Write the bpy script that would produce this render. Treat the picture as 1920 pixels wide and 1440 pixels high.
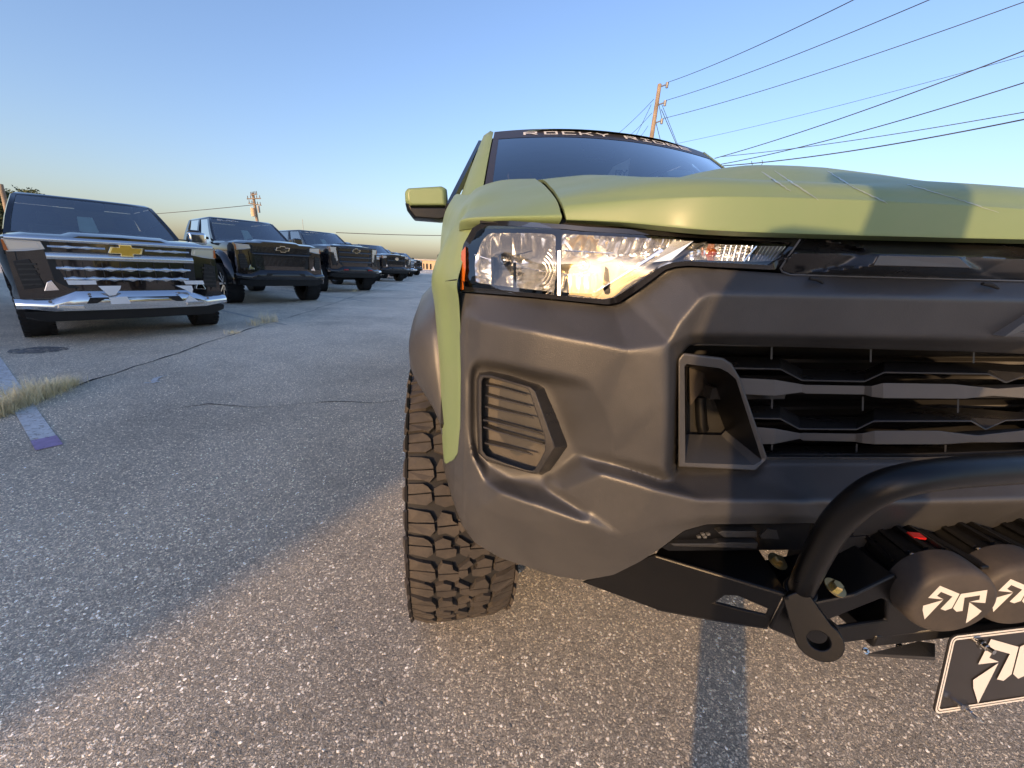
import bpy, bmesh, math, random
import numpy as np
from mathutils import Vector, Matrix, noise
from mathutils.geometry import delaunay_2d_cdt
random.seed(7)
sc = bpy.context.scene
for o in list(bpy.data.objects): bpy.data.objects.remove(o)
COL = sc.collection
R = math.radians
# ------------------------------------------------------------------ camera
CAM_H, YAW, PITCH, ROLL, FPX = 1.12, R(8.9), R(16.8), R(2.6), 721.0
_f = Vector((math.sin(YAW)*math.cos(PITCH), math.cos(YAW)*math.cos(PITCH), -math.sin(PITCH)))
_r = Vector((math.cos(YAW), -math.sin(YAW), 0)); _u = _r.cross(_f)
_r, _u = _r*math.cos(ROLL)+_u*math.sin(ROLL), _u*math.cos(ROLL)-_r*math.sin(ROLL)
CPOS = Vector((0, 0, CAM_H))
cd = bpy.data.cameras.new('camera'); cam = bpy.data.objects.new('camera', cd); COL.objects.link(cam)
cd.sensor_fit = 'HORIZONTAL'; cd.sensor_width = 36; cd.lens = 36*FPX/1920; cd.clip_start = 0.02; cd.clip_end = 3000
m = Matrix((_r, _u, -_f)).transposed().to_4x4(); m.translation = CPOS; cam.matrix_world = m
sc.camera = cam
# ------------------------------------------------------------------ light
SUN_EL = R(11.0); SUN_AZ = Vector((0.6, 0.8, 0)).normalized()      # direction the light travels
w = bpy.data.worlds.new('World'); sc.world = w; w.use_nodes = True
wn = w.node_tree.nodes; wl = w.node_tree.links; wn.clear()
wo = wn.new('ShaderNodeOutputWorld'); wb = wn.new('ShaderNodeBackground'); sk = wn.new('ShaderNodeTexSky')
sk.sky_type = 'NISHITA'; sk.sun_disc = False; sk.sun_elevation = SUN_EL
sk.sun_rotation = math.atan2(-SUN_AZ.x, -SUN_AZ.y)
sk.altitude = 100; sk.air_density = 1.2; sk.dust_density = 2.2; sk.ozone_density = 3.0
wb.inputs['Strength'].default_value = 0.15
wm = wn.new('ShaderNodeMix'); wm.data_type = 'RGBA'; wm.blend_type = 'MULTIPLY'; wm.inputs['Factor'].default_value = 1.0
wm.inputs['B'].default_value = (1.05, .95, 1.06, 1)               # white balance of the photo, even over the whole sky
wl.new(sk.outputs[0], wm.inputs['A']); wl.new(wm.outputs['Result'], wb.inputs[0]); wl.new(wb.outputs[0], wo.inputs[0])
sd = bpy.data.lights.new('sun', 'SUN'); sun = bpy.data.objects.new('sun', sd); COL.objects.link(sun)
sd.energy = 2.4; sd.angle = R(0.6); sd.color = (1.0, 0.63, 0.31)
ld = Vector((SUN_AZ.x*math.cos(SUN_EL), SUN_AZ.y*math.cos(SUN_EL), -math.sin(SUN_EL)))
sun.rotation_euler = ld.to_track_quat('-Z', 'Y').to_euler(); sun.location = (-20, -27, 9)
sc.view_settings.view_transform = 'Standard'; sc.view_settings.look = 'None'
sc.view_settings.exposure = 1.08; sc.view_settings.gamma = 1.0; sc.view_settings.use_curve_mapping = False
sc.render.resolution_x = 1024; sc.render.resolution_y = 768

# ------------------------------------------------------------------ helpers
def ray(px, py): return _f + _r*((px-960)/FPX) + _u*((720-py)/FPX)
def at(px, py, Y=None, X=None, Z=None):                            # sight line of a photo point met with a plane of the place
    d = ray(px, py)
    t = Y/d.y if Y is not None else X/d.x if X is not None else (Z-CAM_H)/d.z
    return CPOS + d*t
def lerp(a, b, t): return a+(b-a)*t
def interp(tab, x):
    if x <= tab[0][0]:
        (a, b), (c, d) = tab[0], tab[1]; return b+(d-b)*(x-a)/(c-a)
    for (a, b), (c, d) in zip(tab, tab[1:]):
        if x <= c: return b+(d-b)*(x-a)/(c-a)
    return tab[-1][1]
def link(o): COL.objects.link(o); return o
def empty(name, loc, rz=0.0):
    e = bpy.data.objects.new(name, None); link(e); e.location = loc; e.rotation_euler = (0, 0, rz); e.empty_display_size = .2
    return e
def tag(o, label=None, cat=None, group=None, kind=None):
    if label: o['label'] = label
    if cat: o['category'] = cat
    if group: o['group'] = group
    if kind: o['kind'] = kind
    return o
def obj(name, V, F, mat=None, parent=None, smooth=35, bev=0, seg=2, world=False, mats=None, mi=None):
    me = bpy.data.meshes.new(name); me.from_pydata([tuple(v) for v in V], [], F); me.update()
    for mm in (mats or ([mat] if mat else [])): me.materials.append(mm)
    if mi:
        for p, k in zip(me.polygons, mi): p.material_index = k
    if smooth:
        for p in me.polygons: p.use_smooth = True
        if smooth < 180: me.set_sharp_from_angle(angle=R(smooth))
    o = bpy.data.objects.new(name, me); link(o)
    if parent is not None:
        o.parent = parent
        if world: o.matrix_parent_inverse = winv(parent)
    if bev:
        b = o.modifiers.new('bevel', 'BEVEL'); b.width = bev; b.segments = seg; b.limit_method = 'ANGLE'; b.angle_limit = R(30)
        b.harden_normals = False
    return o
def winv(p):
    return Matrix.LocRotScale(p.location, p.rotation_euler, p.scale).inverted() if p.type == 'EMPTY' else Matrix.Identity(4)
class MB:
    def __init__(s): s.V = []; s.F = []; s.M = []
    def add(s, V, F, k=0):
        n = len(s.V); s.V += [Vector(v) for v in V]; s.F += [tuple(i+n for i in f) for f in F]; s.M += [k]*len(F); return s
    def box(s, x0, x1, y0, y1, z0, z1, k=0):
        V = [(x, y, z) for z in (z0, z1) for y in (y0, y1) for x in (x0, x1)]
        return s.add(V, [(0, 2, 3, 1), (4, 5, 7, 6), (0, 1, 5, 4), (2, 6, 7, 3), (0, 4, 6, 2), (1, 3, 7, 5)], k)
    def hexa(s, a, b, k=0):                                          # two quads joined
        return s.add(list(a)+list(b), [(3, 2, 1, 0), (4, 5, 6, 7), (0, 1, 5, 4), (1, 2, 6, 5), (2, 3, 7, 6), (3, 0, 4, 7)], k)
    def loft(s, rings, closed=True, caps=True, k=0):
        n = len(rings[0]); V = [p for r in rings for p in r]; F = []
        for i in range(len(rings)-1):
            for j in range(n if closed else n-1):
                a = i*n+j; b = i*n+(j+1) % n; F.append((a, b, b+n, a+n))
        if caps and closed: F.append(tuple(range(n-1, -1, -1))); F.append(tuple(range((len(rings)-1)*n, len(rings)*n)))
        return s.add(V, F, k)
    def tube(s, pts, r, n=10, k=0, caps=True):
        pts = [Vector(p) for p in pts]; rings = []; up = Vector((0, 0, 1)); side = None
        for i, p in enumerate(pts):
            t = (pts[min(i+1, len(pts)-1)]-pts[max(i-1, 0)]).normalized()
            if side is None:
                side = t.cross(up if abs(t.z) < .95 else Vector((1, 0, 0))).normalized()
            else:
                side = (side - t*side.dot(t)).normalized()
            v = t.cross(side); rr = r[i] if isinstance(r, (list, tuple)) else r
            rings.append([p+(side*math.cos(a)+v*math.sin(a))*rr for a in (2*math.pi*j/n for j in range(n))])
        return s.loft(rings, True, caps, k)
    def cyl(s, a, b, r, n=16, k=0, r2=None): return s.tube([a, b], [r, r if r2 is None else r2], n, k)
    def revolve(s, prof, o, axis, n=32, k=0, closed=False):            # prof: list of (radius, along)
        axis = Vector(axis).normalized(); o = Vector(o)
        e1 = axis.cross(Vector((0, 0, 1)) if abs(axis.z) < .9 else Vector((1, 0, 0))).normalized(); e2 = axis.cross(e1)
        m_ = len(prof); V = []; F = []
        for i in range(n):
            a = 2*math.pi*i/n; d = e1*math.cos(a)+e2*math.sin(a)
            V += [o+d*r_+axis*h_ for r_, h_ in prof]
        for i in range(n):
            i2 = (i+1) % n
            for j in range(m_ if closed else m_-1):
                j2 = (j+1) % m_; F.append((i*m_+j, i*m_+j2, i2*m_+j2, i2*m_+j))
        return s.add(V, F, k)
    def extr(s, poly, d, k=0):                                        # polygon (3d points) extruded by vector d
        n = len(poly); d = Vector(d); P = [Vector(p) for p in poly]
        return s.add(P+[p+d for p in P], [tuple(range(n)), tuple(range(2*n-1, n-1, -1))]+[(i, i+n, (i+1) % n+n, (i+1) % n) for i in range(n)], k)
    def build(s, name, mat=None, parent=None, **kw):
        mats = mat if isinstance(mat, list) else [mat]
        return obj(name, s.V, s.F, None, parent, mats=mats, mi=s.M if len(mats) > 1 else None, **kw)
def fixn(o):
    bm = bmesh.new(); bm.from_mesh(o.data); bmesh.ops.recalc_face_normals(bm, faces=bm.faces); bm.to_mesh(o.data); bm.free(); return o
def catmull(pts, n=6):
    out = []; P = [Vector(p) for p in pts]
    for i in range(len(P)-1):
        a, b, c, d = P[max(i-1, 0)], P[i], P[i+1], P[min(i+2, len(P)-1)]
        for j in range(n):
            t = j/n; out.append(.5*((2*b)+(c-a)*t+(2*a-5*b+4*c-d)*t*t+(3*b-a-3*c+d)*t**3))
    out.append(P[-1]); return out

# ------------------------------------------------------------------ materials
def mat(name, col, rough=.5, metal=0., spec=.5, coat=0., coat_r=.05, var=0., vscale=6., bump=0., bscale=400., rvar=0., dust=None, dscale=8., emis=None, trans=0, sheen=0):
    m = bpy.data.materials.new(name); m.use_nodes = True; N = m.node_tree.nodes; L = m.node_tree.links
    b = N['Principled BSDF']; b.inputs['Base Color'].default_value = (*col, 1); b.inputs['Roughness'].default_value = rough
    b.inputs['Metallic'].default_value = metal; b.inputs['Specular IOR Level'].default_value = spec
    b.inputs['Coat Weight'].default_value = coat; b.inputs['Coat Roughness'].default_value = coat_r
    tc = N.new('ShaderNodeTexCoord')
    if var or dust:
        n1 = N.new('ShaderNodeTexNoise'); n1.inputs['Scale'].default_value = vscale; n1.inputs['Detail'].default_value = 6
        L.new(tc.outputs['Object'], n1.inputs['Vector'])
        mr = N.new('ShaderNodeMapRange'); mr.inputs['From Min'].default_value = .3; mr.inputs['From Max'].default_value = .7
        mr.inputs['To Min'].default_value = 1-var; mr.inputs['To Max'].default_value = 1+var
        L.new(n1.outputs['Fac'], mr.inputs['Value'])
        mx = N.new('ShaderNodeMix'); mx.data_type = 'RGBA'; mx.blend_type = 'MULTIPLY'; mx.inputs['Factor'].default_value = 1
        mx.inputs['A'].default_value = (*col, 1); L.new(mr.outputs[0], mx.inputs['B']); out = mx.outputs['Result']
        if dust:
            n2 = N.new('ShaderNodeTexNoise'); n2.inputs['Scale'].default_value = dscale; n2.inputs['Detail'].default_value = 8; n2.inputs['Roughness'].default_value = .7
            L.new(tc.outputs['Object'], n2.inputs['Vector'])
            m2 = N.new('ShaderNodeMapRange'); m2.inputs['From Min'].default_value = .42; m2.inputs['From Max'].default_value = .75; m2.inputs['To Max'].default_value = dust[3]
            L.new(n2.outputs['Fac'], m2.inputs['Value'])
            mx2 = N.new('ShaderNodeMix'); mx2.data_type = 'RGBA'; L.new(m2.outputs[0], mx2.inputs['Factor']); L.new(out, mx2.inputs['A']); mx2.inputs['B'].default_value = (*dust[:3], 1)
            out = mx2.outputs['Result']
        L.new(out, b.inputs['Base Color'])
    if rvar:
        n3 = N.new('ShaderNodeTexNoise'); n3.inputs['Scale'].default_value = vscale*2.3; n3.inputs['Detail'].default_value = 5
        L.new(tc.outputs['Object'], n3.inputs['Vector'])
        m3 = N.new('ShaderNodeMapRange'); m3.inputs['From Min'].default_value = .3; m3.inputs['From Max'].default_value = .7
        m3.inputs['To Min'].default_value = max(rough-rvar, .02); m3.inputs['To Max'].default_value = rough+rvar
        L.new(n3.outputs['Fac'], m3.inputs['Value']); L.new(m3.outputs[0], b.inputs['Roughness'])
    if bump:
        n4 = N.new('ShaderNodeTexNoise'); n4.inputs['Scale'].default_value = bscale; n4.inputs['Detail'].default_value = 3
        L.new(tc.outputs['Object'], n4.inputs['Vector'])
        bp = N.new('ShaderNodeBump'); bp.inputs['Strength'].default_value = bump; bp.inputs['Distance'].default_value = .001
        L.new(n4.outputs['Fac'], bp.inputs['Height']); L.new(bp.outputs[0], b.inputs['Normal'])
    if emis: b.inputs['Emission Color'].default_value = (*emis[:3], 1); b.inputs['Emission Strength'].default_value = emis[3]
    return m
def glass(name, tint=(1, 1, 1), refl=1.0, rough=.0, k=1.7, k0=.03):
    m = bpy.data.materials.new(name); m.use_nodes = True; N = m.node_tree.nodes; L = m.node_tree.links; N.clear()
    o = N.new('ShaderNodeOutputMaterial'); t = N.new('ShaderNodeBsdfTransparent'); t.inputs[0].default_value = (*tint, 1)
    g = N.new('ShaderNodeBsdfGlossy'); g.inputs['Roughness'].default_value = rough; g.inputs['Color'].default_value = (refl, refl, refl, 1)
    fr = N.new('ShaderNodeFresnel'); fr.inputs[0].default_value = 1.5
    mr = N.new('ShaderNodeMath'); mr.operation = 'MULTIPLY_ADD'; mr.inputs[1].default_value = k; mr.inputs[2].default_value = k0; mr.use_clamp = True
    L.new(fr.outputs[0], mr.inputs[0])
    mx = N.new('ShaderNodeMixShader'); L.new(mr.outputs[0], mx.inputs[0]); L.new(t.outputs[0], mx.inputs[1]); L.new(g.outputs[0], mx.inputs[2])
    L.new(mx.outputs[0], o.inputs[0]); return m
M = {}
M['green'] = mat('green_satin_paint', (.172, .24, .112), .5, spec=.4, coat=.12, coat_r=.25, var=.03, vscale=3, dust=(.30, .30, .20, .18), dscale=5, rvar=.06)
M['plastic'] = mat('textured_grey_plastic', (.043, .043, .044), .40, spec=.72, var=.07, vscale=5, bump=.4, bscale=800, dust=(.095, .093, .09, .26), dscale=11, rvar=.06)
M['plastic_fine'] = mat('dark_grain_plastic', (.026, .026, .027), .38, var=.1, vscale=12, bump=.4, bscale=900, dust=(.06, .052, .045, .3), dscale=25)  # vent frame and slats: shade deepened by a darker colour
M['grain_lit'] = mat('lit_grain_plastic', (.07, .064, .058), .6, var=.12, vscale=12, bump=.5, bscale=900, dust=(.12, .10, .08, .3), dscale=25)  # vent back wall: same plastic painted lighter, as if sunlit
M['grille'] = mat('satin_black_plastic', (.022, .023, .025), .32, spec=.5, var=.1, dust=(.1, .09, .075, .25), dscale=14, rvar=.08)
M['grille_grey'] = mat('satin_grey_bar', (.085, .088, .092), .38, spec=.5, var=.06, dust=(.12, .11, .1, .25), dscale=14, rvar=.06)
M['gloss'] = mat('gloss_black', (.008, .008, .009), .08, spec=.5, coat=.6, dust=(.08, .07, .06, .12), dscale=10)
M['strip'] = mat('strip_black', (.010, .0105, .012), .24, spec=.5, var=.1, dust=(.07, .065, .06, .2), dscale=12, rvar=.05)
M['bay'] = mat('dark_inner', (.012, .012, .012), .8, var=.2)
M['fins'] = mat('radiator_fins', (.03, .03, .032), .45, metal=.3, var=.2)
M['powder'] = mat('black_powder_coat', (.0035, .0037, .0042), .32, spec=.38, bump=.2, bscale=1800, dust=(.03, .026, .022, .10), dscale=9, rvar=.05)
M['rubber'] = mat('tyre_rubber', (.046, .041, .037), .75, spec=.3, var=.12, vscale=9, bump=.3, bscale=600, dust=(.12, .10, .08, .5), dscale=14)
M['rubber_dark'] = mat('tyre_rubber_dark', (.02, .02, .021), .8, spec=.3, var=.15, vscale=9)
M['cover'] = mat('lamp_cover_rubber', (.04, .036, .034), .6, spec=.35, var=.1, dust=(.12, .1, .08, .3), dscale=18)
M['white'] = mat('white_print', (.56, .56, .54), .5, var=.04)
M['platewhite'] = mat('plate_white', (.60, .59, .57), .35)
M['plateblack'] = mat('plate_black', (.018, .016, .015), .3, var=.1, coat=.3)
M['zinc'] = mat('gold_zinc', (.72, .55, .26), .28, metal=1., var=.1, vscale=60)
M['steel'] = mat('bright_steel', (.72, .71, .68), .22, metal=1.)
M['chrome'] = mat('chrome', (.86, .86, .86), .06, metal=1., rvar=.03)
M['reflector'] = mat('lamp_reflector', (.88, .88, .86), .17, metal=.86)
M['lens'] = glass('lamp_lens', (.97, .98, .98))
M['bulbglass'] = glass('bulb_glass', (.95, .95, .95))
M['amber'] = mat('amber_reflector', (.42, .10, .012), .2, coat=.6)
M['amberbulb'] = mat('amber_bulb', (.32, .07, .012), .08, spec=.8, coat=1.)
M['wind'] = glass('windscreen_glass', (.82, .88, .90), 1.0, k=2.0, k0=.11)
M['tint'] = glass('tinted_glass', (.12, .13, .13), 1.0)
M['banner'] = mat('banner_vinyl', (.03, .028, .032), .35)
M['interior'] = mat('cabin_trim', (.02, .021, .023), .7, var=.15)
M['seat'] = mat('seat_cloth', (.05, .048, .045), .8, var=.15)
M['paper'] = mat('paper', (.75, .76, .66), .7, var=.04)
M['ink'] = mat('dark_ink', (.03, .035, .04), .6)
M['black'] = mat('black_paint', (.005, .0055, .008), .12, spec=.5, coat=1., coat_r=.03, dust=(.06, .055, .05, .06), dscale=3)
M['valance'] = mat('black_plastic', (.012, .012, .012), .55, var=.15)
M['rimdark'] = mat('black_milled_rim', (.012, .012, .013), .2, metal=.6)
M['rimcut'] = mat('machined_rim', (.62, .62, .62), .18, metal=1.)
M['chrome_satin'] = mat('satin_chrome', (.80, .80, .80), .26, metal=1.)
M['chrome_soft'] = mat('bumper_chrome', (.84, .84, .84), .13, metal=1.)
M['lampwhite'] = mat('lamp_bright', (.62, .62, .60), .18, metal=.5, coat=.6)
M['gold'] = mat('gold_badge', (.62, .38, .045), .3, metal=.35, coat=.5)
M['red'] = mat('red_paint', (.45, .012, .01), .35, coat=.5)
M['tape'] = mat('white_tape', (.72, .76, .78), .55, var=.05)
M['wood'] = mat('pole_wood', (.24, .19, .14), .85, var=.25, vscale=3, bump=.6, bscale=40)
M['wire'] = mat('wire', (.035, .035, .04), .6)
M['galv'] = mat('galvanised', (.22, .22, .22), .5, metal=.4, var=.1)
M['stucco'] = mat('tan_stucco', (.52, .38, .24), .85, var=.1, bump=.4, bscale=60)
M['stucco_grey'] = mat('grey_block', (.36, .35, .33), .9, var=.1, bump=.4, bscale=50)
M['darkglass'] = mat('far_window', (.02, .024, .03), .1, coat=.5)
M['leaf'] = mat('leaf', (.055, .075, .028), .6, var=.3, vscale=2)
M['bark'] = mat('bark', (.12, .09, .065), .9, var=.3, vscale=5)
M['drygrass'] = mat('dry_grass', (.82, .72, .47), .8, var=.3, vscale=14)
M['crack'] = mat('crack_dirt', (.03, .028, .025), .95, var=.3, vscale=20)
# ------------------------------------------------------------------ ground
def asphalt():
    m = bpy.data.materials.new('worn_asphalt'); m.use_nodes = True; N = m.node_tree.nodes; L = m.node_tree.links
    b = N['Principled BSDF']; b.inputs['Roughness'].default_value = .72; b.inputs['Specular IOR Level'].default_value = .22
    tc = N.new('ShaderNodeTexCoord'); P = tc.outputs['Object']
    wp = N.new('ShaderNodeTexNoise'); wp.inputs['Scale'].default_value = 150; wp.inputs['Detail'].default_value = 2; L.new(P, wp.inputs['Vector'])
    va = N.new('ShaderNodeVectorMath'); va.operation = 'MULTIPLY_ADD'; va.inputs[1].default_value = (.011, .011, .0); L.new(wp.outputs['Color'], va.inputs[0]); L.new(P, va.inputs[2])
    def vor(scale, feat, out):
        v = N.new('ShaderNodeTexVoronoi'); v.voronoi_dimensions = '3D'; v.feature = feat; v.inputs['Scale'].default_value = scale; L.new(va.outputs[0], v.inputs['Vector']); return v.outputs[out]
    def ramp(inp, stops):
        r = N.new('ShaderNodeValToRGB'); e = r.color_ramp.elements
        while len(e) < len(stops): e.new(.5)
        for q, (p, c) in zip(e, stops): q.position = p; q.color = (*c, 1) if isinstance(c, tuple) else (c, c, c, 1)
        L.new(inp, r.inputs[0]); return r.outputs[0]
    def mixc(f, a, c, mode='MIX'):
        x = N.new('ShaderNodeMix'); x.data_type = 'RGBA'; x.blend_type = mode
        for s, v in (('Factor', f), ('A', a), ('B', c)):
            if hasattr(v, 'is_linked'): L.new(v, x.inputs[s])
            else: x.inputs[s].default_value = v
        return x.outputs['Result']
    cells = []
    for scale in (145, 310):
        sep = N.new('ShaderNodeSeparateColor'); L.new(vor(scale, 'F1', 'Color'), sep.inputs[0])
        edge = vor(scale, 'DISTANCE_TO_EDGE', 'Distance')
        cells.append((sep.outputs[0], sep.outputs[1], edge))
    stone1 = ramp(cells[0][0], [(0, (.055, .053, .051)), (.35, (.095, .09, .085)), (.62, (.135, .125, .115)), (.84, (.18, .168, .15)), (.95, (.24, .225, .205)), (1, (.36, .345, .32))])
    stone2 = ramp(cells[1][0], [(0, (.06, .058, .056)), (.5, (.10, .095, .09)), (.85, (.15, .14, .128)), (1, (.27, .25, .23))])
    present = ramp(cells[0][1], [(0, 0.), (.48, 0.), (.52, 1.), (1, 1.)])
    stone = mixc(present, stone2, stone1)
    e1 = ramp(cells[0][2], [(0, 0.), (.16, 1.)]); e2 = ramp(cells[1][2], [(0, 0.), (.16, 1.)])
    joint = mixc(present, e2, e1)
    col = mixc(joint, (.052, .05, .048, 1), stone)
    big = N.new('ShaderNodeTexNoise'); big.inputs['Scale'].default_value = .55; big.inputs['Detail'].default_value = 7; big.inputs['Roughness'].default_value = .65; L.new(P, big.inputs['Vector'])
    bigr = ramp(big.outputs['Fac'], [(.3, .74), (.5, 1.0), (.7, 1.22)])
    col = mixc(1.0, col, bigr, 'MULTIPLY')
    # seal-coat streaks and old stains
    st = N.new('ShaderNodeTexNoise'); st.inputs['Scale'].default_value = .22; st.inputs['Detail'].default_value = 9; st.inputs['Roughness'].default_value = .7; st.inputs['Distortion'].default_value = .6; L.new(P, st.inputs['Vector'])
    col = mixc(1.0, col, ramp(st.outputs['Fac'], [(.36, .80), (.46, .98), (.56, 1.02), (.66, 1.12)]), 'MULTIPLY')
    g = N.new('ShaderNodeMix'); g.data_type = 'RGBA'; g.blend_type = 'MULTIPLY'; g.inputs['Factor'].default_value = 1; L.new(col, g.inputs['A']); g.inputs['B'].default_value = (7.5, 7.1, 6.15, 1)
    L.new(g.outputs['Result'], b.inputs['Base Color'])
    hsum = N.new('ShaderNodeMath'); hsum.operation = 'MULTIPLY'; L.new(joint, hsum.inputs[0])
    hr = N.new('ShaderNodeMath'); hr.operation = 'MULTIPLY_ADD'; L.new(cells[0][1], hr.inputs[0]); hr.inputs[1].default_value = .8; hr.inputs[2].default_value = .35; L.new(hr.outputs[0], hsum.inputs[1])
    fine = N.new('ShaderNodeTexNoise'); fine.inputs['Scale'].default_value = 420; fine.inputs['Detail'].default_value = 3; L.new(P, fine.inputs['Vector'])
    hh = N.new('ShaderNodeMath'); hh.operation = 'MULTIPLY_ADD'; L.new(fine.outputs['Fac'], hh.inputs[0]); hh.inputs[1].default_value = .35; L.new(hsum.outputs[0], hh.inputs[2])
    bp = N.new('ShaderNodeBump'); bp.inputs['Strength'].default_value = .9; bp.inputs['Distance'].default_value = .0042
    L.new(hh.outputs[0], bp.inputs['Height']); L.new(bp.outputs[0], b.inputs['Normal'])
    return m
M['asphalt'] = asphalt()
def worn(name, col, amount, scale=38):
    m = mat(name, col, .6, var=.15, vscale=20); N = m.node_tree.nodes; L = m.node_tree.links
    n = N.new('ShaderNodeTexNoise'); n.inputs['Scale'].default_value = scale; n.inputs['Detail'].default_value = 5; n.inputs['Roughness'].default_value = .7
    tc = N.new('ShaderNodeTexCoord'); L.new(tc.outputs['Object'], n.inputs['Vector'])
    r = N.new('ShaderNodeMapRange'); r.inputs['From Min'].default_value = amount-.05; r.inputs['From Max'].default_value = amount+.05; L.new(n.outputs['Fac'], r.inputs['Value'])
    L.new(r.outputs[0], N['Principled BSDF'].inputs['Alpha']); return m
M['paintline'] = worn('worn_white_line', (.55, .57, .58), .40)
M['paintpale'] = worn('faded_white_line', (.42, .43, .44), .52)
M['purple'] = worn('purple_line', (.30, .23, .40), .36)
M['oil'] = worn('oil_spot', (.16, .16, .16), .47, 14)
N_ = 60
g = MB()
xs = [-600+1200*i/6 for i in range(7)]
V = [(x, y, 0) for y in xs for x in xs]; g.add(V, [(j*7+i, j*7+i+1, j*7+i+8, j*7+i+7) for j in range(6) for i in range(6)])
tag(g.build('ground', M['asphalt'], smooth=0), 'worn grey asphalt of the parking lot', kind='structure')
def strip(name, pts, wid, mt, z=.004, jag=0.):
    mb = MB(); pts = [Vector(p) for p in pts]; L_ = []
    for i, p in enumerate(pts):
        t = (pts[min(i+1, len(pts)-1)]-pts[max(i-1, 0)]).normalized(); s = Vector((-t.y, t.x, 0)); ww = (wid[i] if isinstance(wid, list) else wid)/2
        L_.append((p+s*ww*(1+random.uniform(-jag, jag)), p-s*ww*(1+random.uniform(-jag, jag))))
    V = [q for a in L_ for q in a]
    mb.add([(v.x, v.y, z) for v in V], [(2*i, 2*i+1, 2*i+3, 2*i+2) for i in range(len(L_)-1)])
    return mb.build(name, mt, smooth=0)
LD = Vector((.735, -.678, 0))
E_ = Vector((-2.33, 2.39, 0))
def stallline(end, L0, L1, mt): return [end-LD*(L0+(L1-L0)*i/8) for i in range(9)]
tag(strip('parking_line', stallline(E_, .2, 5.0, 0), .10, M['paintline']), 'worn white parking line running under the dry grass tuft', kind='structure')
tag(strip('parking_line', stallline(E_, 0, .2, 0), .105, M['purple'], .0045), 'purple painted end of the white parking line', kind='structure')
for k in range(1, 7):
    o = strip('parking_line', stallline(E_+Vector((-.55 if k == 1 else -.2, 4.75*k, 0)), 0, 5.0, 0), .10, M['paintpale'])
    tag(o, 'faded white parking line %s' % ['between the chrome-trimmed truck and the mesh-grille truck', 'between the mesh-grille truck and the red-hooked truck', 'just beyond the red-hooked truck', 'beside the truck with the oval badge', 'just beyond the truck with the oval badge', 'farthest down the row'][k-1], kind='structure')
# crack along the row
pts = []; y = -1.0; xx = -3.16
while y < 42:
    xx += random.uniform(-.03, .03); xx += (-3.2-xx)*.12
    pts.append((xx, y, 0)); y += random.uniform(.07, .16)*(1+max(y, 0)*.05)
tag(strip('pavement_crack', pts, [.018*random.uniform(.4, 1.5) for _ in pts], M['crack'], .003, .5), 'long dark crack in the asphalt along the truck row', kind='structure')
pts = [at(px+random.uniform(-2, 2), py+random.uniform(-1, 1), Z=0) for px, py in [(310, 768), (350, 764), (390, 757), (430, 760), (470, 764), (520, 762), (570, 757), (620, 753), (660, 754), (700, 757), (745, 752)]]
tag(strip('pavement_crack', pts, [.008*random.uniform(.4, 1.3) for _ in pts], M['crack'], .003, .6), 'fine crack wandering across the middle of the aisle', kind='structure')
# white chalk squiggle
mb = MB()
for a, b, ww in [((270, 718), (292, 717), .02), ((290, 717), (293, 708), .03), ((292, 709), (312, 704), .014)]:
    p, q = at(*a, Z=.004), at(*b, Z=.004); t = (q-p).normalized(); s = Vector((-t.y, t.x, 0))
    n = 7
    V = []
    for i in range(n+1):
        c = p.lerp(q, i/n); V += [c+s*ww*random.uniform(.4, 1.2), c-s*ww*random.uniform(.4, 1.2)]
    z0 = .004+len(mb.V)*.0001
    mb.add([(v.x, v.y, z0) for v in V], [(2*i, 2*i+1, 2*i+3, 2*i+2) for i in range(n)])
tag(mb.build('paint_mark', M['paintline'], smooth=0), 'small white paint squiggle on the asphalt', kind='structure')
c = at(72, 656, Z=.003); mb = MB()
mb.add([(c.x, c.y, .0035)]+[(c.x+.26*math.cos(a)*random.uniform(.85, 1.1), c.y+.2*math.sin(a)*random.uniform(.85, 1.1), .0035) for a in (i*2*math.pi/20 for i in range(20))], [(0, i+1, (i+1) % 20+1) for i in range(20)])
tag(mb.build('oil_stain', M['oil'], smooth=0), 'dark oil stain before the chrome-trimmed truck', kind='structure')
# dry grass tufts
def tuft(name, spots, n, hgt, label, mt=M['drygrass'], lean=.5, w0=.0035):
    mb = MB()
    for i in range(n):
        bx, by, sc_ = random.choice(spots)
        x = bx+random.gauss(0, .05)*sc_; y = by+random.gauss(0, .05)*sc_
        a = random.uniform(0, 2*math.pi); h = hgt*sc_*random.uniform(.35, 1.1); l = h*random.uniform(.1, lean*1.6)
        d = Vector((math.cos(a), math.sin(a), 0)); s = Vector((-d.y, d.x, 0))*w0*random.uniform(.5, 1.2)
        b0 = Vector((x, y, 0)); m1 = b0+d*l*.35+Vector((0, 0, h*.6)); t = b0+d*l+Vector((0, 0, h))
        mb.add([b0-s, b0+s, m1-s*.7, m1+s*.7, t], [(0, 1, 3, 2), (2, 3, 4)])
    o = mb.build(name, mt, smooth=0); return tag(o, label, 'grass', kind=None)
sp = []
for i in range(24):
    p = at(lerp(-30, 138, i/23), lerp(788, 722, i/23), Z=0); sp.append((p.x, p.y, lerp(1.0, .7, i/23)*random.uniform(.6, 1.1)))
tuft('grass_tuft', sp, 2600, .20, 'long tuft of dry straw-coloured grass in the crack by the parking line', lean=.9, w0=.002)
p = at(495, 606, Z=0); tuft('grass_tuft', [(p.x, p.y, 1), (p.x+.1, p.y+.15, .8), (p.x-.05, p.y-.25, .6)], 130, .26, 'sparse spindly dry weed in the crack before the lifted black truck', lean=.8, w0=.004)
p = at(436, 625, Z=0); tuft('grass_tuft', [(p.x, p.y, 1)], 60, .07, 'tiny green-yellow weed low in the crack, nearest the chrome bumper', lean=.9, w0=.004)
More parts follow.
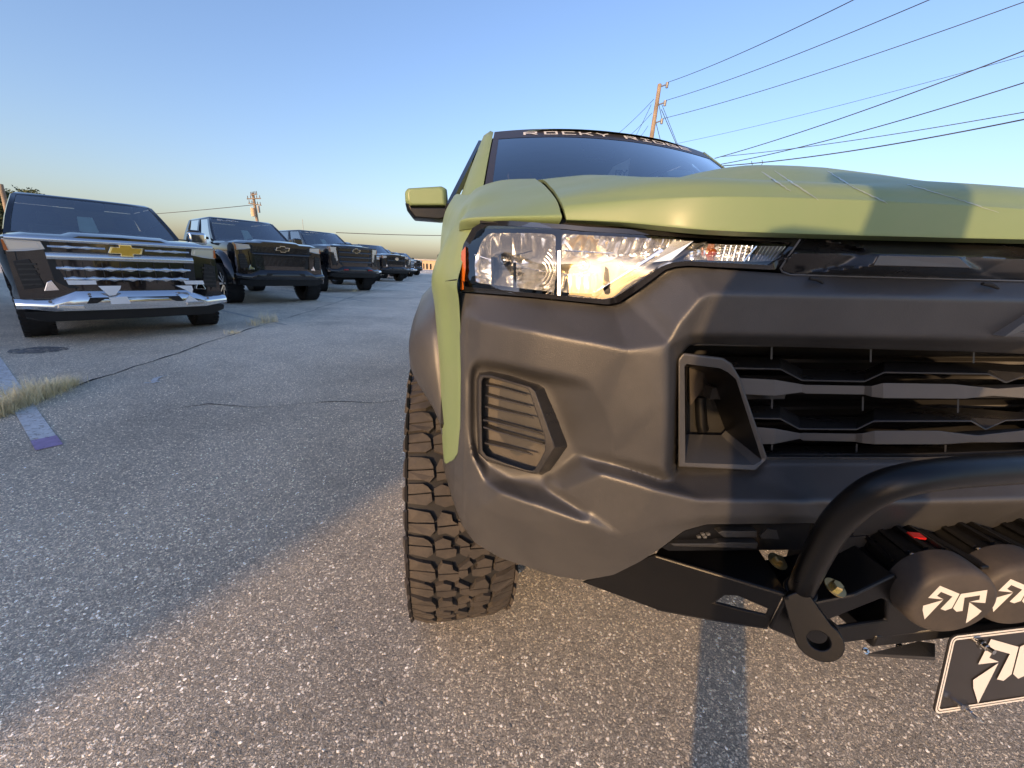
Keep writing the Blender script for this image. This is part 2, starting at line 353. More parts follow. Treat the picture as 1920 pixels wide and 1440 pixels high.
p = at(663, 547, Z=0); tuft('grass_tuft', [(p.x, p.y, 1), (p.x, p.y+.3, 1)], 60, .12, 'small far dry weed in the crack beside the red-hooked truck', lean=.9, w0=.006)
# ------------------------------------------------------------------ the green pickup (half built, mirrored about its middle)
C = 0.88
GT = [(-.03, .80), (-.02, .74), (-.01, .695), (0, .66), (.02, .63), (.06, .59), (.12, .548), (.2, .507), (.28, .475), (.36, .453), (.45, .437), (.6, .42), (.88, .41), (9, .41)]
def gY(x): return sum(interp(GT, x+d) for d in (-.02, -.01, 0, .01, .02))/5 if x > .02 else interp(GT, x)
def S(px, py, off=0.):                                              # point of the front surface, set back by off metres
    d = ray(px, py); lo, hi = .15, 1.6
    for _ in range(34):
        t = (lo+hi)/2
        if t*d.y - gY(t*d.x) - off > 0: hi = t
        else: lo = t
    return CPOS+d*lo
def clampx(p): return p
hero = tag(empty('pickup_truck', (C, 2.8, 0)), 'olive green pickup truck with grey bumper, seen close up from its front corner', 'pickup truck')
def mir(V): return [Vector((2*C-v.x, v.y, v.z)) for v in V]
def H(name, V, F, mt, parent=None, sym='', **kw):                    # sym: '' left only, 'join' one mesh across the middle, 'two' a part on each side
    V = [Vector(v) for v in V]
    if sym == 'join':
        bm = bmesh.new(); bv = [bm.verts.new(v) for v in V]
        for f in F:
            try: bm.faces.new([bv[i] for i in f])
            except ValueError: pass
        bmesh.ops.bisect_plane(bm, geom=bm.verts[:]+bm.edges[:]+bm.faces[:], dist=1e-5, plane_co=(C, 0, 0), plane_no=(1, 0, 0), clear_outer=True)
        bm.verts.index_update(); V = [v.co.copy() for v in bm.verts]; F = [tuple(v.index for v in f.verts) for f in bm.faces]; bm.free()
        V = [Vector((C if abs(v.x-C) < 1e-4 else v.x, v.y, v.z)) for v in V]
        n = len(V); V2 = V+mir(V); F2 = list(F)+[tuple(i+n for i in reversed(f)) for f in F]
        me = obj(name, V2, F2, mt, parent or hero, world=True, **kw)
        if True:
            bm = bmesh.new(); bm.from_mesh(me.data); bmesh.ops.remove_doubles(bm, verts=bm.verts, dist=.0004); bm.to_mesh(me.data); bm.free()
            me.data.set_sharp_from_angle(angle=R(kw.get('smooth', 35) or 1)) if kw.get('smooth', 35) < 180 else None
        return me
    o = obj(name, V, F, mt, parent or hero, world=True, **kw)
    if sym == 'two':
        o2 = obj(name, mir(V), [tuple(reversed(f)) for f in F], mt, parent or hero, world=True, **kw); return o, o2
    return o
def HM(mb, name, mt, parent=None, sym='', **kw): return H(name, mb.V, mb.F, mt, parent, sym, **kw)
def inside(p, poly):
    x, y = p; c = False; n = len(poly)
    for i in range(n):
        (x1, y1), (x2, y2) = poly[i][:2], poly[i-1][:2]
        if (y1 > y) != (y2 > y) and x < (x2-x1)*(y-y1)/(y2-y1)+x1: c = not c
    return c
def rounded(poly, r):                                                # fillet corners of (x, y, off...) loop by r px
    out = []; n = len(poly)
    for i in range(n):
        p0, p1, p2 = Vector(poly[i-1]), Vector(poly[i]), Vector(poly[(i+1) % n])
        a, b = p0-p1, p2-p1; la, lb = a.length, b.length
        rr = min(r, la*.45, lb*.45)
        A, B = p1+a/la*rr, p1+b/lb*rr
        for k in range(4):
            t = k/3; out.append(tuple(A*(1-t)**2+p1*2*t*(1-t)+B*t*t))
    return out
def relief(name, outline, ctrl, creases, step, smooth, mt, sym='join', rim=.02, holes=(), extra=None, lam=.5, parent=None, ang=50, surf=None, clamp=True):
    surf = surf or S
    CV = [tuple(p[:3]) for p in outline]; n0 = len(CV)
    idx = {}
    for p in ctrl: idx[tuple(p[:2])] = len(CV); CV.append(tuple(p))
    edges = [(i, (i+1) % n0) for i in range(n0)]
    for line in creases:
        ids = []
        for p in line:
            k = idx.get(tuple(p[:2]))
            if k is None: k = len(CV); idx[tuple(p[:2])] = k; CV.append(tuple(p))
            ids.append(k)
        edges += list(zip(ids, ids[1:]))
    r = delaunay_2d_cdt([Vector(p[:2]) for p in CV], edges, [], 0, .01)
    cv = r[0]; offs = [sum(CV[i][2] for i in o)/len(o) if o else None for o in r[3]]
    for i, o in enumerate(offs):
        if o is None:
            q = min(CV, key=lambda p: (p[0]-cv[i].x)**2+(p[1]-cv[i].y)**2); offs[i] = q[2]
    tris = []
    for f in r[2]:
        a, b, c = (cv[i] for i in f[:3]); den = (b.y-c.y)*(a.x-c.x)+(c.x-b.x)*(a.y-c.y)
        if abs(den) < 1e-9: continue
        tris.append((min(a.x, b.x, c.x), max(a.x, b.x, c.x), min(a.y, b.y, c.y), max(a.y, b.y, c.y), a, b, c, den, [offs[i] for i in f[:3]]))
    gx0, gx1 = min(p[0] for p in CV)-12, max(p[0] for p in CV)+12; gy0, gy1 = min(p[1] for p in CV)-12, max(p[1] for p in CV)+12; gs = 2.0
    nx_, ny_ = int((gx1-gx0)/gs)+2, int((gy1-gy0)/gs)+2; G = np.full((ny_, nx_), np.nan)
    for x0, x1, y0, y1, a, b, c, den, o in tris:
        i0, i1, j0, j1 = int((x0-gx0)/gs), int((x1-gx0)/gs)+2, int((y0-gy0)/gs), int((y1-gy0)/gs)+2
        xx, yy = np.meshgrid(gx0+np.arange(i0, i1)*gs, gy0+np.arange(j0, j1)*gs)
        l1 = ((b.y-c.y)*(xx-c.x)+(c.x-b.x)*(yy-c.y))/den; l2 = ((c.y-a.y)*(xx-c.x)+(a.x-c.x)*(yy-c.y))/den; l3 = 1-l1-l2
        mk = (l1 > -.001) & (l2 > -.001) & (l3 > -.001); G[j0:j1, i0:i1][mk] = (l1*o[0]+l2*o[1]+l3*o[2])[mk]
    for _ in range(400):                                             # spread values past the hull
        nan = np.isnan(G)
        if not nan.any(): break
        P_ = np.pad(G, 1, constant_values=np.nan); st_ = np.stack([P_[:-2, 1:-1], P_[2:, 1:-1], P_[1:-1, :-2], P_[1:-1, 2:]])
        ct = (~np.isnan(st_)).sum(0); sm_ = np.nansum(st_, axis=0); ok = nan & (ct > 0); G[ok] = (sm_/np.maximum(ct, 1))[ok]
    if smooth:
        sg_ = smooth/gs; rr_ = int(sg_*3)+1; kn = np.exp(-.5*(np.arange(-rr_, rr_+1)/sg_)**2); kn /= kn.sum()
        G = np.apply_along_axis(lambda r_: np.convolve(np.pad(r_, rr_, mode='edge'), kn, 'valid'), 1, G)
        G = np.apply_along_axis(lambda r_: np.convolve(np.pad(r_, rr_, mode='edge'), kn, 'valid'), 0, G)
    def val(x, y):
        u, v = (x-gx0)/gs, (y-gy0)/gs; i, j = int(u), int(v); u -= i; v -= j
        return float((G[j, i]*(1-u)+G[j, i+1]*u)*(1-v)+(G[j+1, i]*(1-u)+G[j+1, i+1]*u)*v)
    pts = []; ed = []
    for loop in [outline]+list(holes):
        st = len(pts)
        for i in range(len(loop)):
            a, b = loop[i], loop[(i+1) % len(loop)]; L_ = math.hypot(b[0]-a[0], b[1]-a[1]); k = max(1, int(L_/step))
            for j in range(k): pts.append((lerp(a[0], b[0], j/k), lerp(a[1], b[1], j/k)))
        ed += [(i, i+1 if i+1 < len(pts) else st) for i in range(st, len(pts))]
    nb = len(pts)
    bset = [Vector(p) for p in pts]; nall = len(pts)
    x0, x1 = min(p[0] for p in pts), max(p[0] for p in pts); y0, y1 = min(p[1] for p in pts), max(p[1] for p in pts)
    from mathutils.kdtree import KDTree
    kd = KDTree(nall)
    for i, p in enumerate(bset): kd.insert((p.x, p.y, 0), i)
    kd.balance(); yy = y0; row = 0
    while yy < y1:
        xx = x0+(step/2 if row % 2 else 0)
        while xx < x1:
            if inside((xx, yy), outline) and not any(inside((xx, yy), h_) for h_ in holes) and kd.find((xx, yy, 0))[2] > step*.55: pts.append((xx, yy))
            xx += step
        yy += step*.87; row += 1
    r = delaunay_2d_cdt([Vector(p) for p in pts], ed, [], 0, .001)
    vv = r[0]; F = []
    for f in r[2]:
        cx = sum(vv[i].x for i in f)/len(f); cy = sum(vv[i].y for i in f)/len(f)
        if inside((cx, cy), outline) and not any(inside((cx, cy), h_) for h_ in holes): F.append(tuple(f))
    off = [val(v.x, v.y) for v in vv]
    isb = [any(q < nb for q in o) if o else True for o in r[3]]
    nbr = [set() for _ in vv]; ecount = {}
    for f in F:
        for a, b in zip(f, f[1:]+f[:1]): nbr[a].add(b); nbr[b].add(a); ecount[frozenset((a, b))] = ecount.get(frozenset((a, b)), 0)+1
    if extra: off = [o+extra(v.x, v.y) for o, v in zip(off, vv)]
    V = [surf(v.x, v.y, o) for v, o in zip(vv, off)]
    if clamp: V = [clampx(p) for p in V]
    # face the camera
    a, b, c = (V[i] for i in F[len(F)//2]); nrm = (b-a).cross(c-a)
    if nrm.dot(CPOS-a) < 0: F = [tuple(reversed(f)) for f in F]
    if rim:
        bm_ = {}
        for f in list(F):
            for a, b in zip(f, f[1:]+f[:1]):
                if ecount[frozenset((a, b))] == 1 and not (sym == 'join' and V[a].x > C-.0005 and V[b].x > C-.0005):
                    for q in (a, b):
                        if q not in bm_: bm_[q] = len(V); V.append(V[q]+Vector((0, rim, 0)))
                    F.append((b, a, bm_[a], bm_[b]))
    return H(name, V, F, mt, parent, sym, smooth=ang)
def ZZ(x0, y0, s): return lambda x, y: (x0+x/s, y0+y/s)

# --- dark core behind the skin
mb = MB(); mb.box(.24, C, .72, 2.0, .55, 1.16); mb.box(.10, .24, .84, 2.0, .62, 1.14)
HM(mb, 'engine_bay', M['bay'], sym='join', smooth=0)

# --- bumper cover
out = [(858, 549, .058), (1000, 560, .062), (1138, 574, .058), (1150, 574, .058), (1168, 568, .058), (1200, 545, .054), (1248, 508, .048), (1262, 503, .044), (1290, 501, .04), (1455, 512, .03), (1560, 517, .03), (1700, 520, .03), (1890, 527, .03), (2080, 533, .03),
       (2080, 672, .055), (1840, 660, .055), (1500, 651, .055), (1310, 644, .055), (1292, 648, .055), (1280, 662, .055), (1273, 690, .055), (1270, 760, .055), (1268, 884, .055), (1300, 884, .05), (1415, 881, .05), (1440, 868, .05),
       (1560, 867, .05), (1700, 867, .05), (1920, 861, .05), (2080, 854, .05), (2080, 978, .03), (1920, 988, .03), (1605, 1011, .03), (1590, 983, .01), (1520, 981, .0), (1325, 983, .0), (1282, 995, .0), (1240, 1027, .0), (1200, 1053, .012), (1150, 1078, .025),
       (1095, 1088, .035), (1040, 1080, .04), (935, 1045, .045), (890, 1017, .045), (866, 985, .045), (846, 930, .04), (833, 882, .03), (829, 864, .03), (846, 866, .03), (858, 850, .025), (863, 800, .02), (864, 700, .02), (861, 600, .025)]
CR = [
 [(872, 592, .022), (900, 602, .006), (1000, 620, -.006), (1100, 640, -.010), (1180, 656, -.010), (1243, 667, -.010)],
 [(1243, 667, -.010), (1256, 645, -.008), (1276, 608, -.006), (1316, 560, -.002), (1334, 550, 0), (1600, 555, 0), (1906, 562, 0), (2078, 565, 0)],
 [(1256, 645, -.008), (1255, 760, -.004), (1249, 885, .004)],
 [(1243, 667, -.010), (1244, 760, -.006), (1240, 880, .004)],
 [(1298, 629, .012), (1500, 632, .012), (1840, 637, .012), (2078, 643, .012)],
 [(1298, 629, .012), (1278, 665, .035)],
 # recess lip
 [(911, 905, .012), (892, 865, .016), (881, 800, .02), (880, 712, .018), (885, 684, .012), (896, 673, .008), (915, 676, .005), (984, 692, 0), (1060, 708, -.003), (1098, 717, -.004), (1114, 733, -.002), (1136, 772, .004), (1150, 819, .008), (1160, 848, .012)],
 # recess floor
 [(892, 694, .048), (890, 712, .05), (889, 838, .05), (897, 858, .05), (913, 870, .05), (995, 891, .048), (1021, 895, .045), (1040, 885, .043), (1074, 838, .042), (1072, 826, .042), (1032, 722, .04), (1020, 714, .04), (950, 695, .046), (902, 689, .048), (892, 694, .048)],
 # parting line of face and ledge
 [(1074, 838, .042), (1150, 856, .013), (1243, 886, .008)],
 [(1082, 852, .042), (1145, 870, .024), (1238, 900, .022), (1262, 902, .026), (1410, 898, .028)],
 # ledge crease
 [(1096, 872, .02), (1130, 888, -.006), (1230, 917, -.018), (1320, 938, -.022), (1520, 941, -.022), (1700, 943, -.022), (1920, 938, -.022), (2078, 934, -.022)],
 # scoop
 [(911, 905, .012), (940, 924, -.006), (1000, 945, -.012), (1100, 981, -.012), (1170, 1008, -.006)],
 [(1030, 898, .035), (1058, 920, .014), (1110, 962, .0), (1170, 1008, -.006)],
 [(960, 900, .045), (1020, 915, .033), (1080, 953, .012)],
 [(870, 900, .02), (905, 950, .004), (1000, 985, -.002), (1100, 1020, .0), (1180, 1025, 0)],
 [(1170, 1008, -.006), (1230, 985, -.012), (1320, 970, -.016), (1520, 970, -.016)],
]
relief('bumper_cover', rounded(out, 6), [], CR, 4.2, 4.2, M['plastic'], rim=.03)
# lower lip trim below the cover
mb = MB()
z6 = ZZ(1240, 620, 2.8235)
for pts, o0, dd in [([(5, 1150), (120, 1062), (240, 1028), (790, 1022), (760, 1160), (40, 1165)], .035, .05)]:
    mb.extr([S(*z6(*p), o0) for p in pts], (0, dd, 0))
HM(mb, 'lower_trim', M['powder'], sym='two', smooth=0)
for pts in ([(300, 1070), (325, 1060), (508, 1062), (506, 1095), (335, 1096)], [(48, 1128), (290, 1128), (312, 1122), (512, 1124), (508, 1155), (70, 1142)]):
    mb = MB(); mb.extr([S(*z6(*p), .026) for p in pts], (0, .012, 0)); HM(mb, 'trim_bar', M['grille'], sym='two', smooth=0, bev=.0012)
mb = MB()
for zx, zy in [(222, 1080), (250, 1080), (200, 1094), (232, 1094)]:
    mb.extr([S(*z6(zx+dx, zy+dy), .033) for dx, dy in ((-9, -5), (8, -7), (10, 4), (-7, 6))], (0, .005, 0))
HM(mb, 'moulded_mark', M['grille_grey'], sym='two', smooth=0)
mb = MB(); mb.extr([S(*z6(*p), .034) for p in [(525, 1085), (560, 1050), (610, 1055), (625, 1105), (530, 1100)]], (0, .01, 0)); HM(mb, 'sensor_bracket', M['plastic_fine'], sym='two', smooth=0)

for a_, b_, c_ in [((1518, 522), (1532, 523), (1543, 531)), ((1842, 532), (1858, 534), (1872, 541))]:
    mb = MB(); mb.tube([S(*p, .012-.0002*k) for k, p in enumerate((a_, b_, c_))], [.0022, .003, .0015], 8); HM(mb, 'clip', M['bay'], smooth=60)
# --- corner vent
zv = ZZ(870, 670, 6.0)
O0 = [(165, 165), (300, 140), (480, 170), (900, 290), (955, 330), (1080, 620), (1205, 945), (1215, 1000), (1120, 1135), (1015, 1270), (900, 1330), (740, 1305), (500, 1245), (260, 1180), (150, 1080), (128, 600), (130, 250)]
O1 = [(190, 200), (300, 205), (500, 262), (745, 335), (800, 385), (900, 670), (1000, 950), (1020, 1018), (930, 1160), (845, 1295), (800, 1302), (700, 1282), (470, 1215), (245, 1145), (180, 1075), (164, 620), (166, 260)]
O2 = [(222, 228), (300, 232), (500, 288), (690, 345), (735, 380), (820, 640), (905, 885), (912, 1045), (860, 1150), (795, 1262), (765, 1275), (690, 1262), (470, 1190), (250, 1105), (207, 1045), (196, 620), (198, 270)]
of1 = [.012, .012, .010, .008, .006, .004, .002, .002, .006, .010, .012, .013, .014, .014, .014, .013, .012]
rings = [[S(*zv(*p), .058) for p in O0], [S(*zv(*p), q) for p, q in zip(O1, of1)], [S(*zv(*p), q+.001) for p, q in zip(O2, of1)], [S(*zv(*p), .066) for p in O2]]
mb = MB(); mb.loft(rings, True, False)
vf = HM(mb, 'vent_frame', M['plastic_fine'], sym='two', smooth=28, bev=.0016)
mb = MB(); mb.extr([S(*zv(*p), .045) for p in O2], (0, .01, 0)); HM(mb, 'vent_back', M['grain_lit'], sym='two', smooth=0)
SL = [([(245, 320), (390, 350), (712, 438)], 30, 55), ([(240, 437), (400, 482), (757, 572)], 30, 48), ([(235, 562), (400, 607), (793, 697)], 30, 50),
      ([(213, 715), (340, 740), (912, 890)], 55, 70), ([(215, 795), (380, 852), (1005, 1022)], 55, 40), ([(230, 975), (400, 1015), (778, 1108)], 30, 55)]
for i, (ln, th, up) in enumerate(SL):
    th = 18; a, b, c_ = ln; pts = [lerp(Vector(a), Vector(b), t) for t in (0, .5)]+[lerp(Vector(b), Vector(c_), t) for t in (0, .33, .66, 1)]
    rg = []
    of = .016 if i in (3, 4) else .02
    for k, p in enumerate(pts):
        sh = 40*(1-2*k/5)*.5 if i not in (3, 4) else 12*(1-2*k/5)
        a_, b_ = S(*zv(p.x, p.y), of), S(*zv(p.x, p.y-th), of); bk = Vector((.05*(1-2*k/5)*.15, .023, -.0032))
        rg.append([a_, b_, b_+bk, a_+bk])
    mb = MB(); mb.loft(rg); fixn(HM(mb, 'vent_slat', M['plastic_fine'], sym='', smooth=20, bev=.0008))
    mb = MB(); mb.loft([mir(r_) for r_ in rg]); fixn(HM(mb, 'vent_slat', M['plastic_fine'], smooth=20, bev=.0008))
for zx, zy in [(985, 567), (957, 652), (1020, 662), (1000, 748), (1062, 762)]:
    f_ = max(0, min(1, (zy-385)/565)); xa = lerp(800, 1000, f_); xb = lerp(955, 1205, f_); t = (zx-xa)/(xb-xa)
    loop = []
    for k in range(14):
        a = 2*math.pi*k/14; rr = 27*(1+.45*max(0, math.cos(a-.75))**3)
        loop.append(S(*zv(zx+rr*math.cos(a)*.85, zy+rr*math.sin(a)), lerp(.004, .056, max(0, min(1, (zx+rr*math.cos(a)*.85-xa)/(xb-xa))))-.0008))
    mb = MB(); mb.tube(loop+[loop[0]], .0006, 5); HM(mb, 'drop_mark', M['grille'], smooth=60)

# --- headlight
LO = [(862, 546, .05), (1000, 557, .048), (1138, 571, .045), (1160, 567, .044), (1197, 543, .04), (1247, 506, .034), (1266, 500, .032), (1290, 498, .03), (1452, 506, .032), (1466, 495, .034), (1499, 447, .045), (1400, 442, .052), (1250, 434, .058), (1100, 425, .066),
      (1060, 421, .068), (960, 414, .078), (908, 414, .088), (886, 427, .092), (869, 458, .088), (860, 500, .07)]
lens = relief('headlight', rounded(LO, 5), [(1000, 490, .05), (930, 470, .07), (1150, 480, .048), (1300, 470, .036), (1400, 474, .036)], [], 9, 8, M['lens'], sym='two', rim=0, ang=180)
hl, hr_ = lens
def ring_strip(name, outer, inner, mt, parent, rimd=.01, **kw):
    mb = MB(); n = len(outer); A = [S(*p) for p in outer]; B = [S(*p) for p in inner]; D = [p+Vector((0, rimd, 0)) for p in B]
    mb.loft([A, B, D], True, False); return H(name, mb.V, mb.F, mt, parent, smooth=40, **kw)
inn = [(876, 533, .046), (1000, 546, .045), (1130, 556, .042), (1148, 553, .041), (1185, 531, .038), (1235, 497, .032), (1258, 488, .030), (1288, 485, .028), (1440, 493, .030), (1452, 484, .033), (1478, 459, .042), (1400, 455, .049), (1250, 447, .055), (1100, 438, .064),
       (1060, 434, .066), (960, 428, .076), (916, 428, .086), (900, 438, .090), (884, 464, .086), (875, 502, .068)]
outr = [(x, y, o-.003) for x, y, o in LO]; innr = [(lerp(p[0], q[0], .66), lerp(p[1], q[1], .66), lerp(p[2], q[2], .66)-.003) for p, q in zip(LO, inn)]
ring_strip('lamp_surround', outr, innr, M['gloss'], hl, .012)
def at_depth(px, py, o): return S(px, py, o)
# housing back
mb = MB(); A = [S(x, y, o+.004) for x, y, o in LO]; Bk = [S(lerp(x, 1080, .04), lerp(y, 490, .04), o+.115) for x, y, o in LO]
mb.loft([A, Bk], True, False); mb.add(Bk, [tuple(range(len(Bk)))]); fixn(HM(mb, 'lamp_housing', M['gloss'], hl, smooth=40))
# left reflector bowl: fluted
def flute(x, y):
    up = max(0, min(1, (505-y)/20)); return (.0032*abs(math.sin((x-880-(y-430)*.06)*math.pi/19)))*up+(.0014*abs(math.sin((y-500)*math.pi/11)))*(1-up)
bo = [(892, 530, .075), (1040, 548, .072), (1042, 440, .078), (1000, 437, .08), (918, 437, .098), (903, 452, .1), (890, 490, .09)]
relief('reflector', rounded(bo, 8), [(955, 488, .145), (920, 488, .135), (1000, 490, .14), (955, 460, .13), (955, 520, .125)], [], 3.2, 7, M['reflector'], sym='', rim=.004, extra=flute, parent=hl, ang=60, clamp=False)
def flute2(x, y):
    return .004*abs(math.sin((x-1060+(y-440)*.35)*math.pi/22))*max(0, min(1, (x-1075)/20)) * (1 if y < 478 else 0) + (.006*abs(math.sin((x-1050)*math.pi/15)) if y > 515 and x < 1120 else 0)
bo = [(1052, 548, .07), (1122, 551, .07), (1142, 543, .07), (1250, 478, .064), (1286, 450, .066), (1100, 441, .078), (1054, 438, .078)]
relief('reflector', rounded(bo, 6), [(1100, 492, .145), (1075, 490, .135), (1135, 492, .125), (1180, 480, .10), (1100, 462, .125), (1095, 525, .125)], [], 3.2, 7, M['reflector'], sym='', rim=.004, extra=flute2, parent=hl, ang=60, clamp=False)
# bright divider and pod rim
mb = MB(); mb.hexa([S(1046, 470, .066), S(1051, 470, .066), S(1051, 552, .062), S(1045, 552, .062)], [S(1046, 470, .09), S(1051, 470, .09), S(1051, 552, .085), S(1045, 552, .085)])
fixn(HM(mb, 'divider', M['chrome'], hl, smooth=0))
# pod shoulder between the bowls with ring ribs
mb = MB(); ctr = (1010, 520)
for k in range(7):
    rr = 16+k*6; pts = [S(ctr[0]+rr*math.cos(a), ctr[1]-12+rr*1.15*math.sin(a), .078+.0035*k) for a in (R(-60+130*i/10) for i in range(11)) if ctr[0]+rr*math.cos(a) < 1043]
    if len(pts) > 2: mb.tube(pts, .0016, 6)
HM(mb, 'ring_rib', M['reflector'], hl, smooth=80)
# bulb caps
def bulb(px, py, o, r, mt, nm, dark=True):
    p = S(px, py, o); mb = MB(); d = (Vector((0.1, -1, 0))).normalized()
    mb.revolve([(0, .014), (r*.5, .013), (r*.9, .008), (r, 0), (r, -.05)], p, d, 18); return fixn(HM(mb, nm, mt, hl, smooth=50))
bulb(944, 488, .10, .0125, M['gloss'], 'bulb_cap'); bulb(944, 488, .0855, .006, M['chrome'], 'bulb_tip')
bulb(1093, 497, .10, .011, M['zinc'], 'bulb'); bulb(1093, 497, .088, .0065, M['steel'], 'bulb_tip')
mb = MB()
for x0, x1, y0, y1 in [(921, 926, 482, 540), (962, 968, 492, 543), (905, 985, 543, 546)]: mb.hexa([S(x0, y0, .088), S(x1, y0, .088), S(x1, y1, .082), S(x0, y1, .082)], [S(x0, y0, .13), S(x1, y0, .13), S(x1, y1, .12), S(x0, y1, .12)])
fixn(HM(mb, 'bulb_bracket', M['gloss'], hl, smooth=0))
for a, b in [((890, 478), (935, 492)), ((890, 528), (930, 512)), ((975, 500), (1030, 512)), ((1000, 470), (955, 482)), ((1058, 470), (1150, 475))]:
    mb = MB(); mb.tube([S(*a, .09), S(*b, .105)], .0011, 6); HM(mb, 'bulb_stay', M['chrome'], hl, smooth=60)
# lower right dark blade and bright edge
mb = MB(); P4 = [(1120, 562, .055), (1158, 558, .052), (1258, 490, .042), (1330, 452, .05), (1262, 470, .07), (1170, 520, .075)]
mb.extr([S(*p) for p in P4], (0, .012, 0)); fixn(HM(mb, 'lamp_bezel', M['grille_grey'], hl, smooth=0, bev=.002))
mb = MB(); mb.extr([S(*p) for p in [(1112, 560, .062), (1122, 552, .06), (1245, 470, .062), (1310, 450, .058), (1240, 466, .064), (1115, 549, .066)]], (0, .008, 0)); fixn(HM(mb, 'bezel_edge', M['chrome'], hl, smooth=0))
# turn lamp
mb = MB(); mb.loft([[S(x, y, .05) for x, y in [(1262, 452), (1300, 452), (1258, 488), (1222, 492)]], [S(x, y, .075) for x, y in [(1262, 452), (1300, 452), (1258, 488), (1222, 492)]]]); fixn(HM(mb, 'turn_reflector', M['reflector'], hl, smooth=0))
tr = [(1300, 456, .055), (1412, 461, .047), (1392, 490, .045), (1284, 487, .05)]
relief('turn_reflector', tr, [(1340, 474, .066), (1370, 476, .062)], [], 4, 4, M['reflector'], sym='', rim=.004, parent=hl, ang=60, clamp=False, extra=lambda x, y: .0025*abs(math.sin((x-1300)*math.pi/13))+.002*abs(math.sin((y-455)*math.pi/9)))
p = S(1332, 474, .062); mb = MB(); mb.revolve([(0, .010), (.003, .0092), (.0055, .006), (.006, 0), (.005, -.01)], p, (.1, -1, 0), 18); fixn(HM(mb, 'amber_bulb', M['amberbulb'], hl, smooth=60))
for i in range(6):
    x = 1357+i*10; mb = MB(); mb.tube([S(x+4, 460, .045), S(x-4, 489, .043)], .0008, 5); HM(mb, 'lens_rib', M['chrome'], hl, smooth=60)
for y in (467, 476): mb = MB(); mb.tube([S(1348, y-1, .046), S(1412, y+1, .043)], .0007, 5); HM(mb, 'lens_rib', M['chrome'], hl, smooth=60)
mb = MB(); mb.extr([S(*p) for p in [(1426, 461, .044), (1474, 462, .04), (1450, 489, .036), (1410, 491, .04)]], (0, .004, 0)); fixn(HM(mb, 'mesh_panel', M['grille_grey'], hl, smooth=0))
for i in range(7):
    t = i/6; mb = MB(); a = S(lerp(1428, 1472, t), 462, .041-.003*t); b = S(lerp(1412, 1450, t), 489.5, .038-.003*t); mb.tube([a, b], .0006, 5); HM(mb, 'mesh_wire', M['steel'], hl, smooth=60)
mb = MB(); mb.tube([S(1418, 462, .042), S(1394, 491, .04)], .0016, 6); HM(mb, 'bezel_edge', M['chrome'], hl, smooth=60)
mb = MB(); mb.extr([S(*p) for p in [(865, 472, .078), (873, 462, .080), (873, 505, .060), (869, 543, .043), (863, 543, .044)]], (0, .006, 0)); fixn(HM(mb, 'amber_reflector', M['amber'], hl, smooth=0))
# right lamp: plain mirrored innards
mb = MB(); mb.loft([mir(Bk), mir(A)], True, False); mb.add(mir(Bk), [tuple(range(len(Bk)))]); fixn(HM(mb, 'lamp_housing', M['gloss'], hr_, smooth=40))

# --- gap filler above lamp (dark band between bonnet and lamp)
mb = MB(); g0 = [(900, 408), (1055, 411), (1260, 426), (1500, 436), (1700, 441), (1920, 447), (2080, 451)]; g1 = [(900, 418), (1060, 424), (1250, 437), (1500, 450), (1700, 456), (1920, 461), (2080, 465)]
rg = [[clampx(S(*a, .085)), clampx(S(*b, .075)), clampx(S(*b, .12)), clampx(S(*a, .13))] for a, b in zip(g0, g1)]
mb.loft(rg); fixn(HM(mb, 'bonnet_seal', M['bay'], sym='join', smooth=0))

# --- upper grille strip
z4 = ZZ(1260, 280, 2.909)
out = [(1503, 447, .035), (1463, 504, .03), (1468, 511, .03), (1482, 515, .03), (1890, 526, .03), (2080, 531, .03), (2080, 460, .06), (1920, 456, .06), (1520, 444, .06)]
cre = [[(1490, 466, .04), (1610, 470, .04), (1920, 480, .04), (2078, 485, .04)],
       [(1487, 472, .018), (1612, 475, .018), (1634, 470, .014), (1648, 477, .0), (1799, 481, .0), (1822, 476, .014), (1903, 484, .018), (2078, 488, .018)],
       [(1478, 500, .026), (1571, 501, .024), (1636, 499, .0), (1824, 504, .0), (1845, 510, .022), (2078, 512, .026)],
       [(1648, 477, .0), (1636, 499, .0)], [(1799, 481, .0), (1824, 504, .0)], [(1612, 475, .018), (1571, 501, .024)]]
relief('grille_strip', out, [], cre, 4, 1.5, M['strip'], rim=.03, ang=60)
mb = MB(); mb.extr([S(*p, -.0025) for p in [(1650, 479), (1798, 482.5), (1821, 502), (1639, 497.5)]], (0, .0012, 0)); HM(mb, 'strip_block', M['grille_grey'], sym='two', smooth=0, bev=.0008)
mb = MB(); mb.tube([clampx(S(*p, .027)) for p in [(1500, 449), (1463, 503), (1467, 510), (1481, 515), (1700, 521), (1890, 526), (2080, 531)]], .0012, 6); HM(mb, 'trim_line', M['grille_grey'], sym='join', smooth=60)

# --- emblem across the beam
z4p = lambda x, y: z4(x, y)
EZ = S(1985, 597, 0).z; mb = MB(); bow = [(-.190, -.004), (-.150, .034), (-.062, .034), (-.062, .058), (.062, .058), (.062, .034), (.150, .034), (.190, -.004)]
ctr = S(2005, 600, .0); ctr = Vector((C, .408, 1.047)); half = [(-.150, -.026), (-.105, .022), (-.040, .022), (-.040, .030), (0, .030), (0, -.034), (-.040, -.034), (-.040, -.026)]
inn_ = [(-.134, -.020), (-.100, .016), (-.034, .016), (-.034, .024), (0, .024), (0, -.028), (-.034, -.028), (-.034, -.020)]
def EP(u, v, d): return Vector((C+u, gY(C+u)+.004+d+max(0, -v-.016)*.35, EZ+v))
A = [EP(u, v, -.010) for u, v in half]; B = [EP(u, v, -.010) for u, v in inn_]; D = [EP(u, v, -.003) for u, v in inn_]; Z0 = [EP(u, v, .02) for u, v in half]
